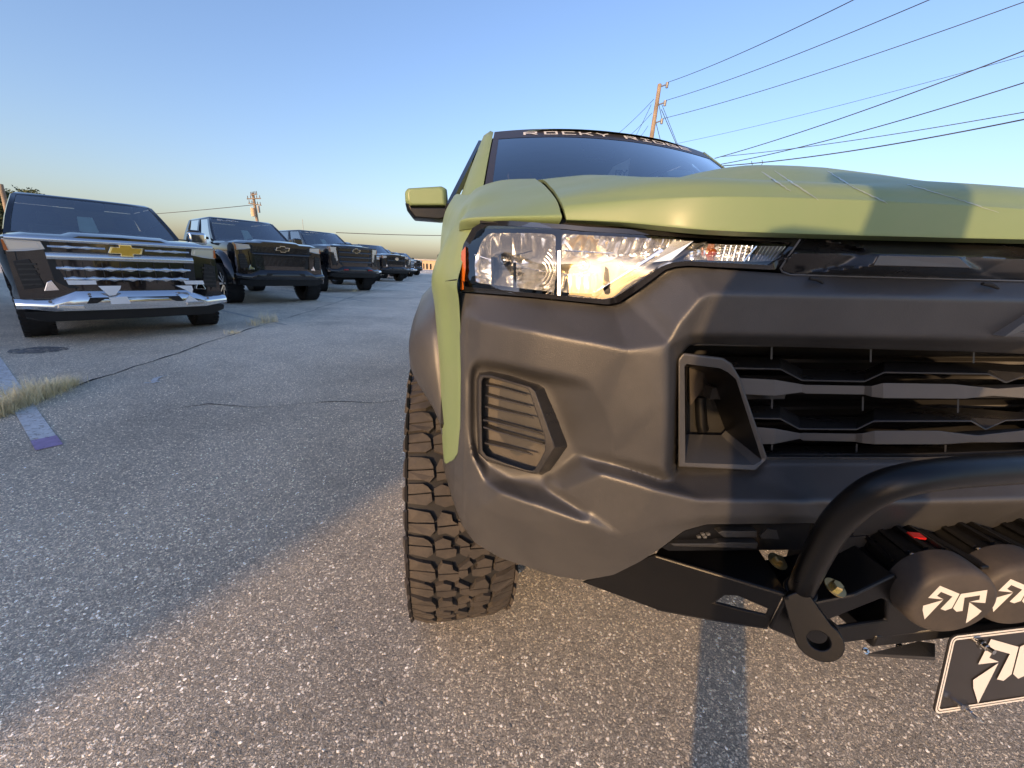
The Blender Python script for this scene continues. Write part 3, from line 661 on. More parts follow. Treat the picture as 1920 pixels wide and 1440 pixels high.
mb.loft([Z0, A, B, D], True, False); mb.add(D, [tuple(range(len(D)))])
fixn(HM(mb, 'emblem', M['grille_grey'], sym='join', smooth=0))

# --- main grille
def bar(name, st, mt, zf=z6, back=.05, thick=None):
    rg = []
    for zx, t, b, o in st:
        rg.append([clampx(S(*zf(zx, t), o)), clampx(S(*zf(zx, b), o+.004)), clampx(S(*zf(zx, b-4), o+back)), clampx(S(*zf(zx, t+4), o+back))])
    mb = MB(); mb.loft(rg); return fixn(HM(mb, name, mt, sym='join', smooth=12, bev=.001))
bar('grille_bar', [(405, 250, 335, .062), (600, 260, 345, .058), (745, 284, 326, .072), (765, 287, 333, .072), (1075, 292, 338, .072), (1115, 293, 350, .064), (1175, 277, 357, .056), (1545, 283, 360, .056), (1610, 290, 360, .060), (1812, 311, 338, .072), (1960, 312, 342, .072), (2350, 318, 345, .072)], M['grille_grey'])
bar('grille_bar', [(495, 510, 602, .062), (600, 518, 600, .058), (735, 543, 572, .072), (750, 541, 582, .072), (1025, 545, 588, .072), (1065, 543, 596, .064), (1130, 530, 602, .056), (1470, 530, 602, .056), (1530, 538, 600, .060), (1705, 558, 586, .072), (1960, 550, 582, .072), (2350, 548, 580, .072)], M['grille_grey'])
def shelf(front, rise, o0, o1, th=9, mt=M['grille']):
    rg = [[clampx(S(*z6(x, y), o0)), clampx(S(*z6(x, y-th), o0)), clampx(S(*z6(x, y-th-rise), o1)), clampx(S(*z6(x, y-rise), o1))] for x, y in front]
    mb = MB(); mb.loft(rg); return fixn(HM(mb, 'grille_bar', mt, sym='join', smooth=12, bev=.0007))
shelf([(330, 203), (630, 208), (745, 268), (1075, 274), (1180, 226), (1730, 234), (1820, 278), (1960, 279), (2350, 285)], 55, .064, .16)
shelf([(430, 467), (630, 472), (730, 526), (1035, 528), (1125, 484), (1640, 484), (1722, 531), (1920, 522), (2350, 520)], 62, .064, .16)
shelf([(530, 690), (1000, 692), (1400, 692), (1700, 683), (1920, 676), (2350, 668)], 58, .056, .15, 22)
shelf([(150, 78), (360, 82), (1000, 92), (1960, 122), (2350, 130)], 6, .07, .15, 14)
for x, y0, y1 in [(585, 85, 152), (1110, 98, 166), (1655, 108, 172), (587, 345, 412), (1068, 350, 424), (1572, 362, 434), (587, 596, 632), (1035, 600, 645), (1505, 604, 655)]:
    mb = MB(); mb.hexa([S(*z6(x-5, y0), .085), S(*z6(x+5, y0), .085), S(*z6(x+3, y1), .083), S(*z6(x-7, y1), .083)], [S(*z6(x-5, y0), .112), S(*z6(x+5, y0), .112), S(*z6(x+3, y1), .112), S(*z6(x-7, y1), .112)])
    o_ = HM(mb, 'grille_fin', M['grille'], sym='two' if x < 700 else '', smooth=0); fixn(o_[0] if x < 700 else o_)
for k in range(16):
    z = .62+k*.032; mb = MB(); mb.box(.30, C, .625, .66, z, z+.006); HM(mb, 'radiator_fin', M['fins'], sym='join', smooth=0)
for (x0, x1, z0, z1, y) in [(.42, .56, .925, .945, .55), (.46, .58, .80, .812, .56)]:
    mb = MB(); mb.box(x0, x1, y, y+.02, z0, z1); HM(mb, 'radiator_bracket', M['plastic_fine'], smooth=0)

# --- hook bezel beside the grille
z8 = ZZ(1260, 620, 5.143)
A = [(60, 275), (108, 212), (490, 260), (575, 315), (655, 455), (920, 1232), (802, 1350), (60, 1312)]
B = [(120, 345), (140, 320), (465, 362), (545, 405), (618, 470), (868, 1250), (785, 1296), (128, 1274)]
D = [(150, 350), (162, 345), (300, 398), (312, 420), (322, 445), (515, 965), (475, 1008), (132, 1000)]
oA = [.03, .03, .034, .036, .034, .030, .026, .026]
rg = [[S(*z8(*p), .10) for p in A], [S(*z8(*p), o) for p, o in zip(A, oA)], [S(*z8(*p), o+.003) for p, o in zip(B, oA)], [S(*z8(*p), .135) for p in D]]
mb = MB(); mb.loft(rg[:3], True, False); HM(mb, 'hook_bezel', M['plastic'], sym='two', smooth=30, bev=.003, seg=3)
a_, b_ = rg[2], rg[3]
mb = MB(); mb.loft([[a_[i] for i in (7, 0, 1, 2, 3, 4, 5)], [b_[i] for i in (7, 0, 1, 2, 3, 4, 5)]], False, False); HM(mb, 'bezel_wall', M['powder'], sym='two', smooth=30)
mb = MB(); mb.loft([[a_[i] for i in (5, 6, 7)], [b_[i] for i in (5, 6, 7)]], False, False); HM(mb, 'bezel_floor', M['grille_grey'], sym='two', smooth=20)
mb = MB(); mb.extr([S(*z8(*p), .16) for p in [(90, 300), (420, 380), (620, 1010), (90, 1020)]], (0, .01, 0)); HM(mb, 'bezel_back', M['bay'], sym='two', smooth=0)
mb = MB(); mb.tube([S(*z8(270, 640), .155), S(*z8(285, 900), .15), S(*z8(300, 960), .15)], .010, 10); HM(mb, 'tow_hook', M['powder'], sym='two', smooth=60)
mb = MB(); mb.extr([S(*z8(*p), .15) for p in [(165, 360), (300, 400), (300, 560), (180, 720)]], (0, .005, 0)); HM(mb, 'brown_insulation', M['rubber'], smooth=0)
# --- bonnet
def grid(name, rows, mt, sym='', sub=1, smooth=40, parent=None, rim=None, **kw):
    """rows of control points -> smooth surface"""
    n = len(rows[0])
    def cr(L_, k): return catmull(L_, k)
    dense = [cr(r_, 4) for r_ in rows]
    cols = [cr([dense[i][j] for i in range(len(rows))], 4) for j in range(len(dense[0]))]
    V = []; m_ = len(cols[0]); n_ = len(cols)
    for i in range(m_):
        for j in range(n_): V.append(cols[j][i])
    F = [(i*n_+j, i*n_+j+1, (i+1)*n_+j+1, (i+1)*n_+j) for i in range(m_-1) for j in range(n_-1)]
    a, b, c_ = (V[i] for i in F[len(F)//2][:3])
    if (b-a).cross(c_-a).dot(CPOS-a) < 0: F = [tuple(reversed(f)) for f in F]
    if rim:
        V = list(V)
        def strip_(idx):
            base = len(V)
            for q in idx: V.append(V[q]+Vector(rim))
            for k in range(len(idx)-1): F.append((idx[k], idx[k+1], base+k+1, base+k))
        strip_(list(range(n_)))
        strip_([i*n_ for i in range(m_)])
    return H(name, V, F, mt, parent, sym, smooth=smooth, **kw)
HS = [-.68, -.64, -.56, -.42, -.31, -.24, -.15, 0.0]               # stations from the edge to the middle
DZ = [-.004, .006, .014, .012, .010, .036, .068, .076]              # dome relief at 1.0 m
E0 = [(1061, 415), (1120, 420), (1190, 424), (1290, 429.5), (1420, 434), (1520, 438), (1680, 442.5), (2080, 452)]
rows = []
def hx(i): return C+HS[i]
fr = []
for i in range(8):
    # front edge on the measured line, at this station's X
    tab = [(S(x, y, .02).x, y, x) for x, y in E0]
    X = hx(i)
    px = interp([(a, c_) for a, b, c_ in tab], X) if X > tab[0][0] else tab[0][2]
    py = interp([(a, b) for a, b, c_ in tab], X) if X > tab[0][0] else tab[0][1]
    p = S(px, py, .02); fr.append(Vector((X, gY(X)+.02, p.z)))
crest = [1.210, 1.214, 1.217, 1.219, 1.220, 1.221, 1.222, 1.222]
edge = [at(1062, 414, Y=.60), at(1062, 413, Y=.596), at(1062, 410, Y=.594), at(1057, 391, Y=.60), at(1053, 381, Y=.615), at(1045, 366, Y=.66), at(1033, 351, Y=.80), at(1010, 337, Y=1.0), Vector((C-.675, 1.35, 1.352)), Vector((C-.665, 1.75, 1.378)), Vector((C-.66, 1.95, 1.388))]
raw = []
raw.append([p+Vector((0, .005, -.001)) for p in fr])
raw.append([p+Vector((0, .001, .0)) for p in fr])
raw.append([p+Vector((0, 0, .003)) for p in fr])
raw.append([Vector((p.x, p.y+.003, crest[i]-.006)) for i, p in enumerate(fr)])
raw.append([Vector((p.x, p.y+.010, crest[i]+.003)) for i, p in enumerate(fr)])
raw.append([Vector((p.x, p.y+.06, crest[i]+.028+DZ[i]*.12)) for i, p in enumerate(fr)])
raw.append([Vector((p.x, .70+.10*(i < 2), 1.272+DZ[i]*.55)) for i, p in enumerate(fr)])
raw.append([Vector((p.x, 1.0, 1.326+DZ[i])) for i, p in enumerate(fr)])
raw.append([Vector((p.x, 1.35, 1.360+DZ[i])) for i, p in enumerate(fr)])
raw.append([Vector((p.x, 1.75, 1.385+DZ[i]*.8)) for i, p in enumerate(fr)])
raw.append([Vector((p.x, 1.95, 1.395+DZ[i]*.5)) for i, p in enumerate(fr)])
rows = []
for e, r_ in zip(edge, raw): rows.append([e, e.lerp(r_[2], .45)+Vector((0, 0, .002))]+r_[2:])
bonnet = grid('bonnet', rows, M['green'], sym='join', smooth=60, rim=(.004, .015, -.003))
from mathutils.bvhtree import BVHTree
bvh = BVHTree.FromPolygons([v.co.copy() for v in bonnet.data.vertices], [tuple(p.vertices) for p in bonnet.data.polygons])
M['streak'] = mat('painted_reflection', (.27, .33, .26), .28, var=.1)  # pale strips painted on the bonnet as its reflection lines
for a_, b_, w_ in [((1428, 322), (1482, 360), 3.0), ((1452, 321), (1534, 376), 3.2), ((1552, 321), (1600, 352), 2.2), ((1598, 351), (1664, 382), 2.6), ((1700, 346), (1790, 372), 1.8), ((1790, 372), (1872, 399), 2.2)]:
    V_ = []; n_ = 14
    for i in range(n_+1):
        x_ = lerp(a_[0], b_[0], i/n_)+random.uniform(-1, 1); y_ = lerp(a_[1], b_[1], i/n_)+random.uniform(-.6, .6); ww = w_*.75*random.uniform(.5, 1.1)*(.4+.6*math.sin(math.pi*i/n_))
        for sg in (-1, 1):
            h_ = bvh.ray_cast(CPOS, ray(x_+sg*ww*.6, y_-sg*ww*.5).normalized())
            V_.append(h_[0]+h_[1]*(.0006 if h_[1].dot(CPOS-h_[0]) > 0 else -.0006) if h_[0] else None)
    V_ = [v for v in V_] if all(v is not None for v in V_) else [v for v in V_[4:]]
    if all(v is not None for v in V_): H('reflection_streak', V_, [(2*i, 2*i+1, 2*i+3, 2*i+2) for i in range(len(V_)//2-1)], M['streak'], bonnet, smooth=0)
# fender (front wing)
fe = [
 [(Vector((-.01, 2.0, 1.36)),), (Vector((-.0, 1.6, 1.37)),), (877, 366, 1.2), (895, 352, 1.12), (940, 338, 1.05), (1003, 335, 1.0)],
 [(Vector((-.04, 2.0, 1.30)),), (Vector((-.035, 1.6, 1.31)),), (862, 388, 1.0), (880, 378, .92), (905, 368, .86), (1020, 347, .82)],
 [(Vector((-.05, 2.0, 1.22)),), (Vector((-.05, 1.6, 1.23)),), (850, 415, .95), (872, 401, .85), (893, 390, .78), (1042, 373, .66)],
 [(Vector((-.055, 2.0, 1.14)),), (Vector((-.055, 1.6, 1.15)),), (842, 438, .93), (864, 419, .81), (880, 405, .72), (1051, 398, .60)],
 [(Vector((-.055, 2.0, 1.10)),), (Vector((-.055, 1.6, 1.11)),), (836, 448, .92), (860, 428, .78), (877, 412, .705), (1053, 410, .592)],
]
fv = [[p[0] if len(p) == 1 else at(p[0], p[1], Y=p[2]) for p in r_] for r_ in fe]; fv.append([p+Vector((0, .03, -.012)) for p in fv[-1]])
grid('fender', fv, M['green'], sym='two', smooth=60, rim=(0, .0, 0))
fs = [
 [(Vector((-.055, 1.6, 1.11)),), (836, 448, .92), (860, 428, .78), (893, 412, .735)],
 [(Vector((-.06, 1.6, 1.06)),), (822, 478, .90), (848, 462, .765), (878, 450, .725)],
 [(Vector((-.06, 1.6, 1.01)),), (812, 506, .90), (838, 500, .75), (866, 495, .705)],
 [(Vector((-.06, 1.6, .96)),), (809, 535, .90), (836, 535, .74), (857, 532, .675)],
 [(Vector((-.06, 1.5, .9)),), (815, 575, .89), (843, 570, .735), (860, 560, .67)],
 [(Vector((-.06, 1.5, .86)),), (820, 640, .87), (847, 620, .725), (863, 610, .668)],
 [(Vector((-.05, 1.2, .80)),), (825, 720, .85), (850, 700, .715), (865, 700, .668)],
 [(Vector((-.04, 1.1, .76)),), (829, 800, .82), (851, 795, .71), (864, 795, .67)],
 [(Vector((-.03, 1.0, .70)),), (831, 850, .80), (848, 848, .71), (860, 842, .672)],
 [(Vector((-.02, 1.0, .66)),), (833, 864, .79), (843, 866, .725), (852, 860, .685)],
]
fv2 = [[p[0] if len(p) == 1 else at(p[0], p[1], Y=p[2]) for p in r_] for r_ in fs]
fv2 = [[p+Vector((.012, .012, .02)) for p in fv2[0]]]+fv2
grid('fender_side', fv2, M['green'], sym='two', smooth=40)
mb = MB(); mb.tube([at(817, 534, Y=.82)+Vector((-.003, -.002, 0)), at(838, 527, Y=.742)+Vector((-.001, -.002, 0)), at(856, 524, Y=.676)+Vector((0, -.002, 0))], .0009, 5); HM(mb, 'panel_seam', M['bay'], smooth=60)
# flare round the wheel arch
AX, AY, AZ, TR = .003, 1.18, .405, .405
def flare_pt(th, r_, x): return Vector((x, AY-r_*math.cos(th), AZ+.03+r_*math.sin(th)))
sec = [(.455, -.015), (.465, -.075), (.475, -.102), (.50, -.112), (.55, -.110), (.60, -.090), (.635, -.056), (.645, -.045), (.640, -.02)]
rg = []
for k in range(33):
    th = R(41+k*114/32); t = min(1, (th-R(41))/R(24)); t2 = min(1, (R(155)-th)/R(20)); tt = min(t, t2); tt = tt*tt*(3-2*tt)
    rg.append([flare_pt(th, lerp(.475, r_, .06+.94*tt), lerp(-.022, x, .08+.92*tt)) for r_, x in sec])
mb = MB(); mb.loft(rg, True, True); FL = fixn(HM(mb, 'wheel_arch_flare', M['plastic'], smooth=50)); mb2 = MB(); mb2.loft([mir(r_) for r_ in rg], True, True); fixn(HM(mb2, 'wheel_arch_flare', M['plastic'], smooth=50))
mb = MB(); 
rg = [[flare_pt(R(42+k*120/24), .50, x) for x in (-.03, .30)]+[flare_pt(R(42+k*120/24), .53, x) for x in (.30, -.03)] for k in range(25)]
mb.loft(rg); HM(mb, 'wheel_liner', M['bay'], sym='two', smooth=40)

# --- wheel: carcass, tread blocks, rim
def tyre_parts(parent, cx, cy, cz, Rr, Wd, steer, full=True, mt=M['rubber'], tread=True):
    rot = Matrix.Rotation(steer, 3, 'Z'); o = Vector((cx, cy, cz))
    def T(p): return o+rot @ Vector(p)
    def surf(u, a, lift=0.):                                        # u across -0.5..0.5, a angle, crown drop at the shoulder
        drop = .002*(abs(u)/.35)**2 + (.013*max(0, (abs(u)-.38)/.12)**2)
        r_ = Rr-.012-drop+lift; z = -r_*math.sin(a); zf = max(z, -(Rr-.012)+.0) 
        pz = max(r_*math.sin(a), -cz+.0008+(0.011 if lift < .001 else 0))
        return T((u*Wd, -r_*math.cos(a), pz))
    N = 96; mb = MB()
    prof = [(.55*Rr, -.36*Wd), (.60*Rr, -.44*Wd), (.75*Rr, -.52*Wd), (.88*Rr, -.53*Wd), (.94*Rr, -.515*Wd)]
    us = [-.5, -.44, -.36, -.2, 0, .2, .36, .44, .5]; V = []; F = []
    for i in range(N):
        a = 2*math.pi*i/N; ringp = []
        for r_, x in prof: ringp.append(T((x, -r_*math.cos(a), max(r_*math.sin(a), -cz+.02))))
        ringp += [surf(u, a) for u in us]
        for r_, x in reversed(prof): ringp.append(T((-x, -r_*math.cos(a), max(r_*math.sin(a), -cz+.02))))
        V += ringp
    m_ = len(V)//N
    for i in range(N):
        for j in range(m_-1): F.append((i*m_+j, i*m_+j+1, ((i+1) % N)*m_+j+1, ((i+1) % N)*m_+j))
    ty = obj('tyre', V, F, M['rubber_dark'] if tread else mt, parent, smooth=60, world=True); fixn(ty)  # darker rubber under the blocks, groove shade put into the colour
    if tread:
        cell = [
         [(-.50, .05), (-.33, .00), (-.275, .07), (-.285, .26), (-.315, .34), (-.36, .40), (-.50, .42)],
         [(-.50, .50), (-.36, .47), (-.30, .42), (-.255, .52), (-.265, .72), (-.30, .86), (-.37, .90), (-.50, .95)],
         [(-.255, .02), (-.17, -.06), (-.075, -.02), (-.065, .12), (-.12, .18), (-.115, .30), (-.19, .37), (-.265, .30)],
         [(-.235, .44), (-.165, .46), (-.085, .37), (-.04, .44), (-.045, .60), (-.10, .68), (-.11, .80), (-.20, .86), (-.24, .70)],
         [(-.04, .02), (.02, -.06), (.055, .02), (.05, .20), (.0, .28), (-.05, .36), (-.085, .26), (-.03, .18)],
        ]
        cells = cell+[[(-u, v+.5) for u, v in reversed(c_)] for c_ in cell]
        NP = 20; mb = MB(); da = 2*math.pi/NP
        def clip(poly, nx, ny, d):
            o_ = []; n = len(poly)
            for i in range(n):
                a, b = poly[i], poly[(i+1) % n]; fa = a[0]*nx+a[1]*ny-d; fb = b[0]*nx+b[1]*ny-d
                if fa >= 0: o_.append(a)
                if fa*fb < 0: t = fa/(fa-fb); o_.append((lerp(a[0], b[0], t), lerp(a[1], b[1], t)))
            return o_
        for p in range(NP):
            rs = random.Random(p % 7)
            for ci, c_ in enumerate(cells):
                cu = sum(q[0] for q in c_)/len(c_); cv_ = sum(q[1] for q in c_)/len(c_)
                k = 1.02
                poly = [(cu+(u-cu)*k, cv_+(v-cv_)*k) for u, v in c_]
                ang = rs.uniform(-.25, .25); nx, ny = math.sin(ang)*.5, 1.0; d = cu*nx+cv_*ny
                for pc in (clip(poly, nx, ny, d+.008), clip(poly, -nx, -ny, -d+.008)):
                    if len(pc) < 3: continue
                    base = [surf(u, (v+p)*da+.11, -.001) for u, v in pc]
                    cu2 = sum(q[0] for q in pc)/len(pc); cv2 = sum(q[1] for q in pc)/len(pc)
                    top = [surf(cu2+(u-cu2)*.945, (cv2+(v-cv2)*.945+p)*da+.11, .012) for u, v in pc]
                    n = len(pc)
                    if max(t_.z for t_ in top) < .004: continue
                    mb.add(base+top, [tuple(range(n, 2*n))]+[(i, (i+1) % n, (i+1) % n+n, i+n) for i in range(n)])
            # side biters
            for sgn in (-1, 1):
                for v0, v1, hh_ in ((.06, .40, .035), (.52, .92, .05)):
                    a0, a1 = (v0+p+(0 if sgn < 0 else .5))*da+.11, (v1+p+(0 if sgn < 0 else .5))*da+.11
                    def sp_(a, r_, x): return T((x, -r_*math.cos(a), max(r_*math.sin(a), -cz+.004)))
                    Wq = sgn*Wd
                    q0 = [sp_(a0, Rr-.012, .500*Wq), sp_(a1, Rr-.012, .500*Wq), sp_(a1-.01, Rr-hh_, .525*Wq), sp_(a0+.01, Rr-hh_, .525*Wq)]
                    q1 = [sp_(a0+.01, Rr-.007, .522*Wq), sp_(a1-.01, Rr-.007, .522*Wq), sp_(a1-.02, Rr-hh_, .548*Wq), sp_(a0+.02, Rr-hh_, .548*Wq)]
                    mb.hexa(q0, q1)
        tag(fixn(obj('tread', mb.V, mb.F, mt, parent, smooth=0, world=True)), kind='stuff')
    mb = MB(); ax = rot @ Vector((1, 0, 0))
    mb.revolve([(0, -.3*Wd), (.2*Rr, -.3*Wd), (.45*Rr, -.36*Wd), (.57*Rr, -.44*Wd), (.6*Rr, -.40*Wd), (.55*Rr, 0), (.6*Rr, .40*Wd)], o, ax, 40); fixn(obj('rim', mb.V, mb.F, M['rimdark'], parent, smooth=40, world=True))
wh = empty('wheel', (AX, AY, AZ)); wh.parent = hero; wh.matrix_parent_inverse = winv(hero)
def wheel_at(cx, cy, steer, tread):
    w_ = bpy.data.objects.new('wheel', None); link(w_); w_.location = (cx, cy, AZ); w_.empty_display_size = .1; w_.parent = hero; w_.matrix_parent_inverse = winv(hero)
    tyre_parts(w_, cx, cy, AZ, TR, .266, steer, tread=tread); return w_
bpy.data.objects.remove(wh)
wheel_at(AX, AY, R(3), True); wheel_at(2*C-AX, AY, R(3), True); wheel_at(AX, AY+3.34, 0, False); wheel_at(2*C-AX, AY+3.34, 0, False)

# --- mirror
def mirror_half(sgn):
    q = (lambda p: p) if sgn < 0 else (lambda p: Vector((2*C-p.x, p.y, p.z)))
    Y0 = 2.2
    up = [(760, 357), (766, 354), (800, 352), (832, 351), (838, 356), (841, 388)]; 
    A_ = [(759, 362), (764, 355), (830, 351), (838, 355), (841, 389), (768, 389), (760, 380)]
    mb = MB(); rg = []
    for sc_, dy in ((.80, -.055), (.95, -.04), (1.0, 0.0), (1.0, .07), (.9, .10)):
        rg.append([q(at(lerp(800, x, sc_), lerp(374, y, sc_) if dy < 0 else y, Y=Y0)+Vector((0, dy, 0))) for x, y in A_])
    mb.loft(rg); hs = fixn(HM(mb, 'mirror', M['green'], smooth=35, bev=.006, seg=3))
    Bk_ = [(760, 381), (768, 390), (841, 390), (860, 391), (858, 408), (826, 415), (775, 411), (764, 396)]
    mb = MB(); rg = [[q(at(lerp(810, x, s_), lerp(400, y, s_), Y=Y0)+Vector((0, dy, 0))) for x, y in Bk_] for s_, dy in ((.85, -.05), (1, -.02), (1, .08), (.9, .1))]
    mb.loft(rg); fixn(HM(mb, 'mirror_base', M['powder'], hs, smooth=35, bev=.005, seg=2))
mirror_half(-1); mirror_half(1)

# --- cab
WT = [(932, 262, 2.62), (1000, 256.5, 2.55), (1070, 257.5, 2.51), (1147, 261, 2.49)]
CC = C+.045
def wsp(s, t):                                                      # windscreen: s -1..1 across, t 0 base..1 top
    xh = lerp(.80, .685, t); y = lerp(1.93, 2.66, t)-.13*(1-s*s)*(1-.3*t); z = lerp(1.40, 1.900, t)+.035*(1-s*s)*t+.012*math.sin(t*math.pi)
    return Vector((CC+s*xh, y, z))
mb = MB(); n1, n2 = 24, 12
V = [wsp(-1+2*i/n1, j/n2) for j in range(n2+1) for i in range(n1+1)]
mb.add(V, [(j*(n1+1)+i, j*(n1+1)+i+1, (j+1)*(n1+1)+i+1, (j+1)*(n1+1)+i) for j in range(n2) for i in range(n1)])
ws = HM(mb, 'windscreen', M['wind'], smooth=180)
def wsn(s, t, d): # slightly in front of the glass
    p = wsp(s, t); e = .01
    n = (wsp(min(s+e, 1.2), t)-wsp(s-e, t)).cross(wsp(s, t+e)-wsp(s, t-e)).normalized()
    if n.y > 0: n = -n
    return p+n*d
mb = MB(); V = [wsn(-1+2*i/n1, .845+.155*j/3, .0015) for j in range(4) for i in range(n1+1)]
mb.add(V, [(j*(n1+1)+i, j*(n1+1)+i+1, (j+1)*(n1+1)+i+1, (j+1)*(n1+1)+i) for j in range(3) for i in range(n1)])
HM(mb, 'banner', M['banner'], ws, smooth=180)
for sgn in (-1, 1):
    mb = MB(); V = []
    for j in range(9): V += [wsn(sgn*1.0, j/8, .001), wsn(sgn*.955, j/8, .001)]
    mb.add(V, [(2*j, 2*j+1, 2*j+3, 2*j+2) for j in range(8)]); HM(mb, 'frit_band', M['banner'], ws, smooth=180)
def glyph(ch, size=1.0, font_scale=1.0):
    cu = bpy.data.curves.new('glyph', 'FONT'); cu.body = ch; cu.size = size; cu.resolution_u = 3
    o = bpy.data.objects.new('glyph', cu); link(o); bpy.context.view_layer.update()
    me = o.to_mesh(); V = [v.co.copy() for v in me.vertices]; F = [tuple(p.vertices) for p in me.polygons]; o.to_mesh_clear()
    bpy.data.objects.remove(o); return V, F
# wide stencil capitals drawn as strokes, 0..1 both ways
STK = {'R': [((0, 0), (0, 1)), ((0, 1), (1, 1)), ((1, 1), (1, .5)), ((1, .5), (0, .5)), ((.55, .5), (1, 0))], 'O': [((0, 0), (0, 1)), ((0, 1), (1, 1)), ((1, 1), (1, 0)), ((1, 0), (0, 0))], 'C': [((1, 0), (0, 0)), ((0, 0), (0, 1)), ((0, 1), (1, 1))],
       'K': [((0, 0), (0, 1)), ((0, .5), (.5, .5)), ((.45, .5), (1, 1)), ((.45, .5), (1, 0))], 'Y': [((0, 1), (.5, .45)), ((1, 1), (.5, .45)), ((.5, .45), (.5, 0))], 'I': [((.5, 0), (.5, 1)), ((.15, 0), (.85, 0)), ((.15, 1), (.85, 1))],
       'D': [((0, 0), (0, 1)), ((0, 1), (.8, 1)), ((.8, 1), (1, .75)), ((1, .75), (1, .25)), ((1, .25), (.8, 0)), ((.8, 0), (0, 0))], 'G': [((1, 1), (0, 1)), ((0, 1), (0, 0)), ((0, 0), (1, 0)), ((1, 0), (1, .5)), ((1, .5), (.5, .5))], 'E': [((1, 1), (0, 1)), ((0, 1), (0, 0)), ((0, 0), (1, 0)), ((0, .5), (.9, .5))],
       'B': [((0, 0), (0, 1)), ((0, 1), (.9, 1)), ((.9, 1), (.9, .5)), ((1, .5), (0, .5)), ((1, .5), (1, 0)), ((1, 0), (0, 0))], 'L': [((0, 1), (0, 0)), ((0, 0), (1, 0))], 'A': [((0, 0), (0, 1)), ((0, 1), (1, 1)), ((1, 1), (1, 0)), ((0, .45), (1, .45))]}
def letter(ch, fn, wx, wy):                                         # fn maps 0..1 square to space; wx, wy half stroke
    mb = MB()
    for (x0, y0), (x1, y1) in STK[ch]:
        dx, dy = x1-x0, y1-y0; L_ = math.hypot(dx, dy); nx, ny = -dy/L_*wx, dx/L_*wy; ex, ey = dx/L_*wx, dy/L_*wy
        n = max(1, int(L_*4)); V = []
        for i in range(n+1):
            t = i/n; x = lerp(x0-ex, x1+ex, t); y = lerp(y0-ey, y1+ey, t); V += [fn(x+nx, y+ny, len(mb.V)*.00001), fn(x-nx, y-ny, len(mb.V)*.00001)]
        mb.add(V, [(2*i, 2*i+1, 2*i+3, 2*i+2) for i in range(n)])
    return mb
wd = [('R', -.745), ('O', -.575), ('C', -.425), ('K', -.28), ('Y', -.13), ('R', .12), ('I', .265), ('D', .395), ('G', .53), ('E', .67)]
for ch, s0 in wd:
    mb = letter(ch, lambda x, y, e: wsn(s0+x*.095, .888+y*.047, .0035+e), .10, .11)
    HM(mb, 'letter', M['white'], ws, smooth=0)
# sensor pod behind glass
mb = MB(); mb.box(C-.11, C+.11, 2.50, 2.62, 1.835, 1.885); HM(mb, 'camera_pod', M['interior'], smooth=0, bev=.02)
mb = MB(); mb.box(C-.10, C+.10, 2.56, 2.60, 1.79, 1.83); HM(mb, 'rear_view_mirror', M['interior'], smooth=0, bev=.012)
# dashboard, seats
mb = MB(); mb.box(.14, 2*C-.14, 2.0, 2.5, 1.15, 1.405); HM(mb, 'dashboard', M['interior'], smooth=0, bev=.03)
for sx in (-.38, .38):
    mb = MB(); mb.box(C+sx-.25, C+sx+.25, 2.95, 3.12, .95, 1.58); s_ = HM(mb, 'seat', M['seat'], smooth=0, bev=.05)
    mb = MB(); mb.box(C+sx-.13, C+sx+.13, 2.98, 3.08, 1.60, 1.78); HM(mb, 'headrest', M['seat'], s_, smooth=0, bev=.04)
mb = MB(); mb.box(.02, 2*C-.02, 2.2, 5.5, .55, .95); HM(mb, 'cabin_floor', M['bay'], smooth=0)
